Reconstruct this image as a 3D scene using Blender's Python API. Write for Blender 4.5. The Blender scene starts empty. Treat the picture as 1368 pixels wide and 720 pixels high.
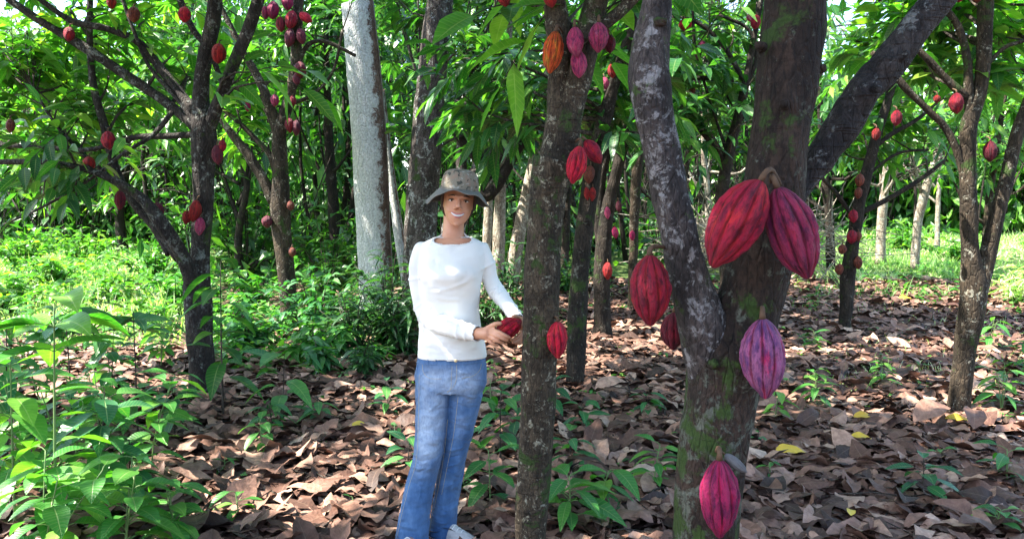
import bpy, math, numpy as np
from mathutils import Vector, Matrix, Quaternion
rng = np.random.default_rng(11)
R = math.radians
C = bpy.context.scene.collection
# ---------------------------------------------------------------- camera geometry
FPX = 1064.0
PITCH = R(4.3)
CAMZ = 1.5
fw = np.array([0, math.cos(PITCH), -math.sin(PITCH)])
upv = np.array([0, math.sin(PITCH), math.cos(PITCH)])
rt = np.array([1.0, 0, 0])

def ray(px, py):
    return fw + rt*(px-684)/FPX - upv*(py-360)/FPX

def P(px, py, Y):
    d = ray(px, py)
    return np.array([0, 0, CAMZ]) + d*(Y/d[1])

def proj(p):
    q = np.asarray(p) - np.array([0, 0, CAMZ])
    z = q@fw
    z = np.where(np.abs(z) < 1e-3, 1e-3, z)
    return 684+FPX*(q@rt)/z, 360-FPX*(q@upv)/z, z

def gz(x, y):
    y = np.asarray(y, float); x = np.asarray(x, float)
    t = np.clip(y-9, 0, 60)
    return 0.05*(t*t/(t+2.0)) + 0.018*np.sin(x*1.7+y*.6)*np.sin(y*1.3-x*.5)*np.clip((y-3.8)/3, 0, 1)

def G(px, py):
    d = ray(px, py)
    a = 0.5
    for i in range(4000):
        q = np.array([0, 0, CAMZ])+d*a
        if q[2] <= gz(q[0], q[1]): break
        a += 0.02
    return q

def nrm(v):
    v = np.asarray(v, float)
    return v/np.maximum(np.linalg.norm(v, axis=-1, keepdims=True), 1e-9)

# ---------------------------------------------------------------- numpy value noise
_T = np.random.default_rng(3).random((64, 64, 64)).astype(np.float32)*2-1
def vnoise(p):
    p = np.asarray(p, float); i = np.floor(p).astype(int); f = p-i; f = f*f*(3-2*f)
    r = 0
    for dx in (0, 1):
        for dy in (0, 1):
            for dz in (0, 1):
                w = (f[..., 0] if dx else 1-f[..., 0])*(f[..., 1] if dy else 1-f[..., 1])*(f[..., 2] if dz else 1-f[..., 2])
                r = r+w*_T[(i[..., 0]+dx) & 63, (i[..., 1]+dy) & 63, (i[..., 2]+dz) & 63]
    return r
def fbm(p, o=4):
    p = np.asarray(p, float); r = 0; a = 1
    for k in range(o):
        r = r+a*vnoise(p*(2**k)+k*7.3); a *= .5
    return r

# ---------------------------------------------------------------- mesh building
class MB:
    def __init__(s): s.V = []; s.F = []; s.A = []; s.M = []; s.n = 0
    def add(s, V, F, A=None, m=0):
        V = np.asarray(V, np.float32).reshape(-1, 3); F = np.asarray(F, np.int32).reshape(-1, 4)
        s.V.append(V); s.F.append(F+s.n); s.n += len(V)
        s.A.append(np.zeros((len(V), 3), np.float32) if A is None else np.asarray(A, np.float32).reshape(-1, 3))
        s.M.append(np.full(len(F), m, np.int32))
    def mesh(s, name):
        V = np.concatenate(s.V); F = np.concatenate(s.F); A = np.concatenate(s.A); M = np.concatenate(s.M)
        me = bpy.data.meshes.new(name)
        me.vertices.add(len(V)); me.vertices.foreach_set('co', V.ravel())
        me.loops.add(F.size); me.loops.foreach_set('vertex_index', F.ravel())
        me.polygons.add(len(F))
        me.polygons.foreach_set('loop_start', np.arange(0, F.size, 4, dtype=np.int32))
        me.polygons.foreach_set('loop_total', np.full(len(F), 4, np.int32))
        me.polygons.foreach_set('material_index', M)
        me.polygons.foreach_set('use_smooth', np.ones(len(F), bool))
        a = me.attributes.new('luv', 'FLOAT_VECTOR', 'POINT'); a.data.foreach_set('vector', A.ravel())
        me.update(calc_edges=True)
        return me

def link(name, me, mats, parent=None, world=None):
    o = bpy.data.objects.new(name, me); C.objects.link(o)
    for m in (mats if isinstance(mats, (list, tuple)) else [mats]): me.materials.append(m)
    if parent is not None:
        o.parent = parent
        # mesh data is in world coordinates; parents are unrotated, unscaled empties or meshes
        o.location = -Vector(wloc(parent))
    return o
def wloc(o):
    v = Vector(o.location)
    while o.parent: o = o.parent; v = v+Vector(o.location)
    return v
def thing(name, loc, label, cat, group=None):
    o = bpy.data.objects.new(name, None); C.objects.link(o); o.location = Vector([float(c) for c in loc]); o.empty_display_size = .1
    return tag(o, label, cat, group)
def tag(o, label=None, cat=None, group=None, kind=None):
    if label: o['label'] = label
    if cat: o['category'] = cat
    if group: o['group'] = group
    if kind: o['kind'] = kind
    return o

def spline(pts, n):
    pts = np.asarray(pts, float)
    if len(pts) == 2: 
        t = np.linspace(0, 1, n)[:, None]; return pts[0]*(1-t)+pts[1]*t
    q = np.vstack([2*pts[0]-pts[1], pts, 2*pts[-1]-pts[-2]])
    seg = np.maximum(np.linalg.norm(np.diff(pts[:, :3], axis=0), axis=1), 1e-5)
    cum = np.r_[0, np.cumsum(seg)]
    t = np.linspace(0, cum[-1], n)
    k = np.clip(np.searchsorted(cum, t, side='right')-1, 0, len(pts)-2)
    u = ((t-cum[k])/seg[k])[:, None]
    p0, p1, p2, p3 = q[k], q[k+1], q[k+2], q[k+3]
    return .5*((2*p1)+(-p0+p2)*u+(2*p0-5*p1+4*p2-p3)*u*u+(-p0+3*p1-3*p2+p3)*u**3)

def frames(path, ref=None):
    t = nrm(np.gradient(path, axis=0))
    a = np.zeros_like(t)
    if ref is None: ref = np.array([1., 0, 0]) if abs(t[0][0]) < .8 else np.array([0, 1., 0])
    ref = np.asarray(ref, float)
    cur = nrm(ref-t[0]*(ref@t[0]))
    for i in range(len(t)):
        cur = nrm(cur-t[i]*(cur@t[i])); a[i] = cur
    return t, a, np.cross(t, a)

def tube(mb, path, rad, seg=12, m=0, bump=0., bscale=6., cap=True, rb=None, ref=None, knots=None, lobes=0.):
    path = np.asarray(path, float); n = len(path)
    rad = np.asarray(rad, float)*np.ones(n)
    rb = rad if rb is None else np.asarray(rb, float)*np.ones(n)
    t, a, b = frames(path, ref)
    if cap:
        path = np.vstack([path[0], path, path[-1]]); rad = np.r_[0, rad, 0]; rb = np.r_[0, rb, 0]
        a = np.vstack([a[0], a, a[-1]]); b = np.vstack([b[0], b, b[-1]]); n += 2
    th = np.linspace(0, 2*math.pi, seg, endpoint=False)
    c, s_ = np.cos(th)[None, :, None], np.sin(th)[None, :, None]
    D = a[:, None]*c*rad[:, None, None]+b[:, None]*s_*rb[:, None, None]
    V = path[:, None]+D
    if bump or knots is not None:
        u = nrm(D)
        f = fbm(V*np.array([bscale, bscale, bscale*.45]), 4)*bump
        if knots is not None:
            for (kp, kr, ka) in knots:
                dd = np.linalg.norm(V-np.asarray(kp), axis=-1)/kr
                f = f+ka*(np.exp(-dd**2)*1.0-np.exp(-(dd/.32)**2)*.75)/max(rad.max(), 1e-6)
        f = f+lobes*np.sin(3*th+1)[None]
        V = V+u*(f*rad[:, None])[..., None]
    L = np.r_[0, np.cumsum(np.linalg.norm(np.diff(path, axis=0), axis=1))]
    A = np.zeros((n, seg, 3)); A[..., 0] = th/(2*math.pi); A[..., 1] = L[:, None]; A[..., 2] = V[..., 2]
    i = np.arange(n-1)[:, None]*seg; j = np.arange(seg)[None]; k = (j+1) % seg
    F = np.stack([i+j, i+k, i+seg+k, i+seg+j], -1)
    mb.add(V, F, A, m)

def ellipsoid(mb, c, r, seg=16, rings=10, axes=None, m=0):
    z = np.linspace(-1, 1, rings+1); z = np.sin(z*math.pi/2)
    axes = np.eye(3) if axes is None else np.asarray(axes)
    rr = np.sqrt(np.maximum(1-z*z, 0)); th = np.linspace(0, 2*math.pi, seg, endpoint=False)
    L = np.stack([rr[:, None]*np.cos(th), rr[:, None]*np.sin(th), np.repeat(z[:, None], seg, 1)], -1)*np.asarray(r)
    V = L@axes+np.asarray(c)
    i = np.arange(rings)[:, None]*seg; j = np.arange(seg)[None]; k = (j+1) % seg
    mb.add(V, np.stack([i+j, i+k, i+seg+k, i+seg+j], -1), None, m)

def leaves(mb, pos, dr, nm, L, W, droop, tone, ns=4, m=1, fold=.25, ripple=.05, wmode=0, cup=0., jag=0.):
    pos = np.asarray(pos, float); N = len(pos)
    if N == 0: return
    dr = nrm(dr); side = nrm(np.cross(dr, nm)); nm = np.cross(side, dr)
    L = np.ones(N)*L; W = np.ones(N)*W; droop = np.ones(N)*droop
    s = np.linspace(0, 1, ns+1)
    if wmode == 0: w = np.sin(math.pi*np.clip(s, 0, 1)**.82)**.8*(1-.25*s**6); w[0] = .05; w[-1] = .02
    elif wmode == 1: w = np.sin(math.pi*np.clip(s, 0, 1)**.9); w[0] = .15; w[-1] = .02   # ovate
    else: w = (1-s)**.6; w[-1] = .03                                         # blade
    S = s[None, :, None]
    cen = pos[:, None]+dr[:, None]*L[:, None, None]*S
    cen = cen+np.array([0, 0, -1.])*(droop*L)[:, None, None]*S**2
    bend = (cup*np.ones(N))[:, None]*L[:, None]*(s-s*s)[None]*1.2
    cen = cen+nm[:, None]*bend[..., None]
    hw = (W[:, None]*.5)*w[None]
    ph = rng.random(N)*6.28
    rip = (ripple*L)[:, None]*np.sin(s[None]*11+ph[:, None])*(w[None])
    rip2 = (ripple*L)[:, None]*np.cos(s[None]*13+ph[:, None]*1.7)*(w[None])
    fd = (np.asarray(fold).reshape(-1, 1)*np.ones((N, 1)))*hw
    hl = hw*(1+jag*(rng.random(hw.shape)*2-1.2)); hw = hw*(1+jag*(rng.random(hw.shape)*2-1.2))
    l = cen-side[:, None]*hl[..., None]+nm[:, None]*(fd+rip)[..., None]
    r = cen+side[:, None]*hw[..., None]+nm[:, None]*(fd+rip2)[..., None]
    V = np.stack([l, cen, r], 2)          # N, ns+1, 3, 3
    A = np.zeros(V.shape); A[..., 0] = s[None, :, None]; A[..., 1] = np.array([-1, 0, 1.])[None, None]; A[..., 2] = np.asarray(tone)[:, None, None]
    b = np.arange(N)[:, None, None]*((ns+1)*3)+np.arange(ns)[None, :, None]*3+np.arange(2)[None, None]
    F = np.stack([b, b+1, b+4, b+3], -1)
    mb.add(V, F, A, m)

# ---------------------------------------------------------------- node materials
def newmat(name):
    m = bpy.data.materials.new(name); m.use_nodes = True
    nt = m.node_tree; nt.nodes.clear()
    return m, nt
class NT:
    def __init__(s, nt): s.nt = nt
    def n(s, t, **k):
        x = s.nt.nodes.new(t)
        for a, b in k.items():
            if a.startswith('i_'):
                key = a[2:]; key = int(key) if key.isdigit() else key.replace('_', ' ')
                s.set(x.inputs[key], b)
            else: setattr(x, a, b)
        return x
    def set(s, inp, v):
        if isinstance(v, bpy.types.NodeSocket): s.nt.links.new(v, inp)
        else: inp.default_value = v
    def mix(s, f, a, b, mode='MIX'):
        x = s.nt.nodes.new('ShaderNodeMix'); x.data_type = 'RGBA'; x.blend_type = mode
        s.set(x.inputs[0], f); s.set(x.inputs[6], col(a)); s.set(x.inputs[7], col(b)); return x.outputs[2]
    def math(s, op, a, b=0., c=None, clamp=False):
        x = s.nt.nodes.new('ShaderNodeMath'); x.operation = op; x.use_clamp = clamp
        s.set(x.inputs[0], a); s.set(x.inputs[1], b)
        if c is not None: s.set(x.inputs[2], c)
        return x.outputs[0]
    def ss(s, v, lo, hi):
        x = s.nt.nodes.new('ShaderNodeMapRange'); x.interpolation_type = 'SMOOTHSTEP'
        s.set(x.inputs[0], v); x.inputs[1].default_value = lo; x.inputs[2].default_value = hi
        return x.outputs[0]
    def noise(s, vec, scale, detail=4, rough=.55, dist=0.):
        x = s.nt.nodes.new('ShaderNodeTexNoise'); s.set(x.inputs['Vector'], vec)
        x.inputs['Scale'].default_value = scale; x.inputs['Detail'].default_value = detail
        x.inputs['Roughness'].default_value = rough; x.inputs['Distortion'].default_value = dist
        return x.outputs[0]
    def vor(s, vec, scale, feature='F1', rnd=1.):
        x = s.nt.nodes.new('ShaderNodeTexVoronoi'); x.feature = feature; s.set(x.inputs['Vector'], vec)
        x.inputs['Scale'].default_value = scale; x.inputs['Randomness'].default_value = rnd
        return x
    def mapping(s, vec, scale):
        x = s.nt.nodes.new('ShaderNodeMapping'); s.set(x.inputs[0], vec); x.inputs['Scale'].default_value = scale; return x.outputs[0]
    def geo(s): return s.nt.nodes.new('ShaderNodeNewGeometry').outputs['Position']
    def attr(s, name='luv'):
        x = s.nt.nodes.new('ShaderNodeAttribute'); x.attribute_name = name
        y = s.nt.nodes.new('ShaderNodeSeparateXYZ'); s.nt.links.new(x.outputs['Vector'], y.inputs[0]); return x.outputs['Vector'], y.outputs
    def bump(s, h, strength, dist, nrm=None):
        x = s.nt.nodes.new('ShaderNodeBump'); s.set(x.inputs['Height'], h); x.inputs['Strength'].default_value = strength; x.inputs['Distance'].default_value = dist
        if nrm is not None: s.set(x.inputs['Normal'], nrm)
        return x.outputs[0]
    def bsdf(s, colr, rough, normal=None, spec=.5, coat=0., sub=0., metal=0., sheen=0.):
        x = s.nt.nodes.new('ShaderNodeBsdfPrincipled')
        s.set(x.inputs['Base Color'], col(colr)); s.set(x.inputs['Roughness'], rough)
        x.inputs['Specular IOR Level'].default_value = spec; x.inputs['Coat Weight'].default_value = coat; x.inputs['Coat Roughness'].default_value = .3
        x.inputs['Subsurface Weight'].default_value = sub; x.inputs['Subsurface Radius'].default_value = (.01, .004, .002)
        x.inputs['Subsurface Scale'].default_value = 1.
        x.inputs['Metallic'].default_value = metal; x.inputs['Sheen Weight'].default_value = sheen
        if normal is not None: s.set(x.inputs['Normal'], normal)
        return x.outputs[0]
    def out(s, sh):
        o = s.nt.nodes.new('ShaderNodeOutputMaterial'); s.nt.links.new(sh, o.inputs[0])
def col(c):
    if isinstance(c, (tuple, list)) and len(c) == 3: return (*c, 1.)
    return c

def bark(name, dark, light, lichen=(.42, .43, .40), lich=.0, moss=.0, scale=1., lside=None, rings=0., low=None):
    m, nt = newmat(name); s = NT(nt); p = s.geo(); v, a = s.attr()
    st = s.mapping(p, (1, 1, .45))
    n1 = s.noise(st, 9*scale, 7, .72); n2 = s.noise(st, 62*scale, 6, .75)
    c = s.mix(s.ss(n1, .35, .68), dark, light)
    c = s.mix(s.ss(n2, .42, .62), c, s.mix(.72, c, (dark[0]*.3, dark[1]*.3, dark[2]*.3)))
    cr = s.vor(s.mapping(p, (1, 1, .3)), 34*scale, 'DISTANCE_TO_EDGE').outputs[0]
    if lich > 0:
        l1 = s.noise(p, 10*scale, 7, .78, .5); l2 = s.noise(p, 55*scale, 3, .6)
        lm = s.math('ADD', s.math('MULTIPLY', l1, .75), s.math('MULTIPLY', l2, .25))
        if lside is not None:   # lichen grows round one side of the trunk
            ang = s.math('COSINE', s.math('MULTIPLY', s.math('SUBTRACT', a[0], lside), 6.2832))
            lm = s.math('ADD', lm, s.math('MULTIPLY', ang, .24))
        if low is not None:
            lowf = s.math('SUBTRACT', 1., s.ss(a[2], low-.15, low+.12)); lm = s.math('ADD', lm, s.math('MULTIPLY', lowf, .07))
        f = s.ss(lm, .60-.22*lich, .66-.18*lich)
        c = s.mix(f, c, s.mix(s.ss(l2, .35, .65), lichen, (lichen[0]*.62, lichen[1]*.64, lichen[2]*.62)))
    if moss > 0:
        m1 = s.noise(p, 5.2*scale, 5, .65, .4)
        m2 = s.noise(p, 120, 2, .6)
        ms = s.math('ADD', m1, s.math('MULTIPLY', m2, .12))
        if low is not None: ms = s.math('ADD', ms, s.math('MULTIPLY', lowf, .035))
        f = s.ss(ms, .69-.2*moss, .76-.18*moss)
        c = s.mix(f, c, s.mix(m2, (.012, .028, .006), (.040, .072, .012)))
    h = s.math('ADD', s.math('MULTIPLY', n2, .7), s.math('MULTIPLY', s.ss(cr, 0, .12), .35))
    h = s.math('ADD', h, s.math('MULTIPLY', n1, 1.2))
    if rings:
        w = s.noise(s.mapping(p, (4, 4, 60)), 1.1, 3, .6)
        h = s.math('ADD', h, s.math('MULTIPLY', s.ss(w, .5, .7), rings))
    nb = s.bump(h, 1., .020/scale)
    s.out(s.bsdf(c, .82, nb, spec=.25))
    return m

def leafmat(name, ca, cb, cc, trans=.35, rough=.33, tcol=1.0, spec=.5, yellow=.0):
    m, nt = newmat(name); s = NT(nt); p = s.geo(); v, a = s.attr()
    c = s.mix(s.ss(a[2], 0., .55), ca, cb)
    c = s.mix(s.ss(a[2], .6, .98), c, cc)
    n = s.noise(p, 14, 3, .6)
    c = s.mix(s.ss(n, .35, .75), c, s.mix(.5, c, ca))
    av = s.math('ABSOLUTE', a[1])
    mid = s.math('SUBTRACT', 1., s.ss(av, .0, .09))
    vein = s.math('SINE', s.math('MULTIPLY', s.math('SUBTRACT', a[0], s.math('MULTIPLY', av, .10)), 75.))
    vv = s.ss(vein, .80, 1.)
    c = s.mix(s.math('MAXIMUM', mid, s.math('MULTIPLY', vv, .45)), c, s.mix(.45, c, (.35, .42, .16)))
    nb = s.bump(s.math('ADD', s.math('MULTIPLY', vein, .25), s.math('MULTIPLY', mid, -1.)), .35, .004)
    b = s.bsdf(c, rough, nb, spec=spec)
    t = nt.nodes.new('ShaderNodeBsdfTranslucent')
    s.set(t.inputs[0], s.mix(1., c, (1.6*tcol, 2.1*tcol, .55*tcol), 'MULTIPLY'))
    mx = nt.nodes.new('ShaderNodeMixShader'); mx.inputs[0].default_value = trans
    nt.links.new(b, mx.inputs[1]); nt.links.new(t.outputs[0], mx.inputs[2]); s.out(mx.outputs[0])
    return m
EXPOSURE = 2.5
# ---------------------------------------------------------------- sun and where the canopy is open
SUN = nrm(np.array([-.72, -.10, 1.0]))        # towards the sun
def lit_zone(q):
    """gaps cut in the canopy to let sun onto both clearings and chosen patches"""
    x, y = q[:, 0], q[:, 1]
    left = ((x+10)/5.2)**2+((y-15.5)/5.5)**2 < 1
    right = ((x-10)/6.4)**2+((y-20.5)/5.2)**2 < 1
    r2 = ((x-5.0)/.9)**2+((y-8.3)/.8)**2 < 1
    r3 = ((x-7.2)/1.5)**2+((y-11.8)/1.0)**2 < 1
    r5 = (((x+2.1)/.9)**2+((y-4.1)/1.3)**2 < 1) & (rng.random(len(x)) < .7)
    r4 = (((x+1.45)/.95)**2+((y-4.0)/.8)**2 < 1) & (rng.random(len(x)) < .75)
    r6 = (((x-4.45)/.55)**2+((y-5.95)/.4)**2 < 1) | (((x-1.3)/.4)**2+((y-10.5)/.4)**2 < 1)
    return left | right | r2 | r3 | r4 | r5 | r6
def sunkeep(p, z0=1.9):  # drops leaves whose shadow would fall in a chosen lit zone
    q = p-SUN*(p[:, 2:3]/SUN[2])
    return ~(lit_zone(q) & (p[:, 2] > z0) & (rng.random(len(p)) < .93))

# ---------------------------------------------------------------- materials
M = {}
M['bark_front'] = bark('bark_brown_mossy', (.012, .007, .005), (.050, .031, .022), lichen=(.11, .12, .095), lich=.20, moss=.40, scale=1.3, rings=.15, low=1.16)
M['bark_grey'] = bark('bark_grey_lichen', (.020, .016, .016), (.08, .064, .060), lichen=(.26, .245, .25), lich=.42, moss=.14, scale=1.6)
M['bark_black'] = bark('bark_blackish', (.012, .010, .011), (.055, .045, .042), lichen=(.2, .2, .2), lich=.25, scale=1.3, rings=.5)
M['bark_centre'] = bark('bark_olive_lichen', (.022, .016, .010), (.088, .064, .040), lichen=(.36, .33, .25), lich=.30, moss=.42, scale=1.5, rings=.4)
M['bark_dark'] = bark('bark_dark', (.012, .009, .007), (.045, .033, .024), lichen=(.18, .18, .15), lich=.15, moss=.2)
M['bark_left'] = bark('bark_dark_bluish', (.013, .010, .010), (.055, .045, .038), lichen=(.19, .20, .185), lich=.32, moss=.2)
M['bark_white'] = bark('bark_white_peeling', (.10, .06, .045), (.22, .14, .11), lichen=(.60, .61, .60), lich=.58, scale=.8, lside=.62)
M['bark_shade'] = bark('bark_grey_brown', (.030, .024, .021), (.11, .09, .08), lichen=(.38, .39, .37), lich=.35, scale=.7, moss=.1)
M['bark_right'] = bark('bark_olive_brown', (.018, .013, .008), (.080, .057, .036), lichen=(.33, .31, .25), lich=.25, moss=.28)
M['bark_pale'] = bark('bark_pale', (.20, .16, .12), (.45, .40, .32), lichen=(.6, .6, .5), lich=.4)
M['twig'] = bark('twig_bark', (.03, .024, .02), (.11, .09, .07))
M['leaf'] = leafmat('cocoa_leaf', (.010, .062, .018), (.028, .130, .022), (.10, .24, .028), trans=.36)
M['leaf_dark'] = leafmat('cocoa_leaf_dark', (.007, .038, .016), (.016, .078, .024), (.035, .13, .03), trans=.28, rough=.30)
M['leaf_light'] = leafmat('cocoa_leaf_light', (.025, .11, .02), (.07, .22, .028), (.20, .33, .04), trans=.46)  # lighter leaf copy; its colour also stands in for sunlit, backlit crowns
M['herb'] = leafmat('herb_leaf', (.018, .11, .022), (.045, .20, .028), (.14, .31, .04), trans=.34, rough=.42)
M['herb_blue'] = leafmat('herb_leaf_bluish', (.010, .075, .032), (.026, .145, .042), (.07, .22, .045), trans=.28, rough=.38)
M['grass'] = leafmat('grass_blade', (.13, .27, .08), (.34, .47, .20), (.70, .70, .50), trans=.4, rough=.5)  # tones paled so the colour carries the clearings' strong sun glare

def plain(name, c, rough=.6, spec=.4, bscale=None, bstr=.3, bdist=.003, sheen=0.):
    m, nt = newmat(name); s = NT(nt); nb = None; cc = c
    if bscale:
        n = s.noise(s.geo(), bscale, 4, .6); nb = s.bump(n, bstr, bdist); cc = s.mix(s.ss(n, .3, .7), tuple(x*.78 for x in c), c)
    s.out(s.bsdf(cc, rough, nb, spec=spec, sheen=sheen)); return m

# dead leaves
def littermat():
    m, nt = newmat('dead_leaf'); s = NT(nt); p = s.geo(); v, a = s.attr()
    x = nt.nodes.new('ShaderNodeValToRGB'); s.set(x.inputs[0], a[2])
    e = x.color_ramp.elements
    e[0].position = 0; e[0].color = (.038, .022, .017, 1); e[1].position = 1; e[1].color = (.62, .45, .35, 1)
    for ps, c in ((.25, (.105, .052, .036)), (.5, (.20, .105, .073)), (.72, (.34, .20, .145)), (.9, (.46, .295, .21))):
        q = e.new(ps); q.color = (*c, 1)
    n = s.noise(p, 30, 4, .65)
    c = s.mix(s.ss(n, .35, .7), s.mix(1., x.outputs[0], (.62, .60, .60), 'MULTIPLY'), x.outputs[0])
    av = s.math('ABSOLUTE', a[1])
    mid = s.math('SUBTRACT', 1., s.ss(av, 0, .08))
    vein = s.math('SINE', s.math('MULTIPLY', s.math('SUBTRACT', a[0], s.math('MULTIPLY', av, .12)), 70.))
    vv = s.ss(vein, .7, 1.)
    c = s.mix(s.math('MULTIPLY', s.math('MAXIMUM', mid, s.math('MULTIPLY', vv, .2)), .22), c, (.33, .23, .16))
    nb = s.bump(s.math('ADD', s.math('MULTIPLY', vein, .05), s.math('MULTIPLY', n, 1.4)), .7, .007)
    s.out(s.bsdf(c, .62, nb, spec=.32)); return m
M['litter'] = littermat()
M['yellow_leaf'] = leafmat('yellow_leaf', (.55, .33, .03), (.68, .45, .04), (.72, .55, .10), trans=.2, rough=.5)

def soilmat():
    m, nt = newmat('forest_soil'); s = NT(nt); p = s.geo()
    n = s.noise(p, 3, 6, .7); n2 = s.noise(p, 40, 4, .7); vo = s.vor(p, 16).outputs['Color']
    c = s.mix(s.ss(n, .35, .65), (.045, .030, .022), (.12, .080, .058))
    c = s.mix(.55, c, s.mix(s.ss(n2, .4, .6), (.05, .033, .026), (.19, .125, .095)))
    # mossy and grassy soil out in the two clearings
    q = nt.nodes.new('ShaderNodeSeparateXYZ'); nt.links.new(p, q.inputs[0])
    g = s.ss(s.math('ADD', q.outputs[1], s.math('MULTIPLY', n, 3.)), 13.2, 15.2)
    c = s.mix(s.math('MULTIPLY', g, .8), c, (.09, .16, .035))
    nb = s.bump(s.math('ADD', n2, s.math('MULTIPLY', vo, .5)), 1., .03)
    s.out(s.bsdf(c, .9, nb, spec=.2)); return m
M['soil'] = soilmat()

def podmat():
    m, nt = newmat('cocoa_pod_skin'); s = NT(nt); p = s.geo(); v, a = s.attr()
    oi = nt.nodes.new('ShaderNodeObjectInfo')
    at = nt.nodes.new('ShaderNodeAttribute'); at.attribute_type = 'OBJECT'; at.attribute_name = 'second_tint'
    base = oi.outputs['Color']; sec = at.outputs['Color']
    st = nt.nodes.new('ShaderNodeCombineXYZ')
    s.set(st.inputs[0], s.math('MULTIPLY', s.math('COSINE', a[2]), 1.)); s.set(st.inputs[1], s.math('SINE', a[2])); s.set(st.inputs[2], s.math('MULTIPLY', a[1], .7))
    off = nt.nodes.new('ShaderNodeVectorMath'); off.operation = 'ADD'; nt.links.new(st.outputs[0], off.inputs[0])
    cr = nt.nodes.new('ShaderNodeCombineXYZ'); s.set(cr.inputs[0], s.math('MULTIPLY', oi.outputs['Random'], 37.)); s.set(cr.inputs[2], s.math('MULTIPLY', oi.outputs['Random'], 11.))
    nt.links.new(cr.outputs[0], off.inputs[1]); sv = off.outputs[0]
    n1 = s.noise(sv, 1.5, 4, .6); n2 = s.noise(sv, 7, 6, .75); nd = s.noise(sv, 2.6, 6, .72); n3 = s.noise(sv, 38, 3, .65)
    fur = s.math('SUBTRACT', 1., s.ss(a[0], .05, .55))
    f = s.math('MULTIPLY', fur, s.math('MULTIPLY', s.ss(s.math('ADD', n1, s.math('MULTIPLY', n2, .5)), .62, .95), .75))
    f = s.math('MAXIMUM', f, s.math('MULTIPLY', s.ss(s.math('ADD', n1, s.math('MULTIPLY', n2, .25)), .66, .84), .85))
    c = s.mix(f, base, sec)
    c = s.mix(s.ss(nd, .44, .62), c, s.mix(1., c, (.34, .35, .62), 'MULTIPLY'))
    c = s.mix(s.ss(n2, .50, .62), c, s.mix(1., c, (.50, .45, .55), 'MULTIPLY'))
    c = s.mix(s.math('SUBTRACT', 1., s.ss(a[0], .0, .22)), c, s.mix(1., c, (.5, .4, .4), 'MULTIPLY'))
    c = s.mix(s.math('MULTIPLY', s.ss(n3, .50, .68), s.math('MULTIPLY', s.ss(a[0], .2, .9), .09)), c, s.mix(.5, c, (.55, .42, .45)))
    n4 = s.noise(sv, 20, 2, .5)
    c = s.mix(s.math('MULTIPLY', s.ss(n4, .68, .72), .55), c, (.10, .035, .025))
    rough = s.math('ADD', .36, s.math('MULTIPLY', n2, .22))
    nb = s.bump(s.math('ADD', n3, s.math('MULTIPLY', n2, 2.2)), 1., .006)
    s.out(s.bsdf(c, s.math('ADD', rough, .08), nb, spec=.26)); return m
M['pod'] = podmat()
M['stalk'] = plain('pod_stalk_bark', (.085, .05, .03), .8, .2, 60, .6)
M['dry_pod'] = plain('withered_pod_skin', (.095, .095, .10), .8, .2, 70, .8, .004)

# ---------------------------------------------------------------- pods
def pod_husk(name, hi, seed):
    r = np.random.default_rng(seed)
    ns, nt_ = (72, 100) if hi else (20, 30)
    s = np.linspace(0, 1, ns); th = np.linspace(0, 2*math.pi, nt_, endpoint=False)
    prof = np.where(s < .46, np.sin(np.clip(s/.46, 0, 1)*math.pi/2)**.55, np.cos(np.clip((s-.46)/.54, 0, 1)*math.pi/2)**.58)
    prof = prof*(1-.20*np.exp(-((s-.93)/.06)**2)); prof[-1] = 0.0; prof[0] = 0
    prof = prof*.5
    S, T = np.meshgrid(s, th, indexing='ij')
    tw = T+.12*np.sin(S*4+seed)
    w10 = np.cos(10*tw); w5 = np.cos(5*tw)
    ridge = .5+.32*w10+.18*w5-.25*np.exp(-((1+w10)/.3))
    amp = np.sin(np.clip(S, 0, 1)*math.pi)**.5
    gr = np.exp(-((1+w10)/.22))            # narrow furrows
    rr = prof[:, None]*(1+amp*(.040*w10+.030*w5+.02*np.sin(3*tw+S*5)-.075*gr))
    q = np.stack([np.cos(T)*rr, np.sin(T)*rr, -S*2], -1)
    n = fbm(q*np.array([9, 9, 4.5])+seed*9.1, 3)+.45*fbm(q*np.array([26, 26, 13])+seed, 2)
    rr = rr*(1+.045*n)+.015*prof[:, None]*np.sin(T+seed)
    bend = .035*np.sin(S*math.pi)*(1 if seed % 2 else -1)
    V = np.stack([np.cos(T)*rr+bend, np.sin(T)*rr, -S], -1)
    # closing tip slightly hooked
    V[..., 0] += .03*np.clip((S-.9)/.1, 0, 1)**2
    A = np.stack([np.clip(ridge+.12*n, 0, 1), S*2, T], -1)
    i = np.arange(ns-1)[:, None]*nt_; j = np.arange(nt_)[None]; k = (j+1) % nt_
    mb = MB(); mb.add(V, np.stack([i+j, i+nt_+j, i+nt_+k, i+k], -1), A)
    me = mb.mesh(name); me.materials.append(M['pod']); return me
HI = [pod_husk('pod_husk_large', True, k) for k in (1, 2, 3)]
LO = [pod_husk('pod_husk_small', False, k) for k in (4, 5, 6)]
CRIM = ((0.36, 0.006, 0.034), (0.72, 0.035, 0.026)); PURP = ((0.32, 0.020, 0.105), (0.72, 0.014, 0.09)); MAG = ((0.34, 0.011, 0.085), (0.84, 0.008, 0.12))
DARK = ((0.166, 0.0078, 0.0247), (0.374, 0.0125, 0.0395)); LILAC = ((0.33, 0.10, 0.23), (0.72, 0.010, 0.11)); RED = ((0.410, 0.0132, 0.0148), (0.624, 0.0585, 0.0278))
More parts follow.
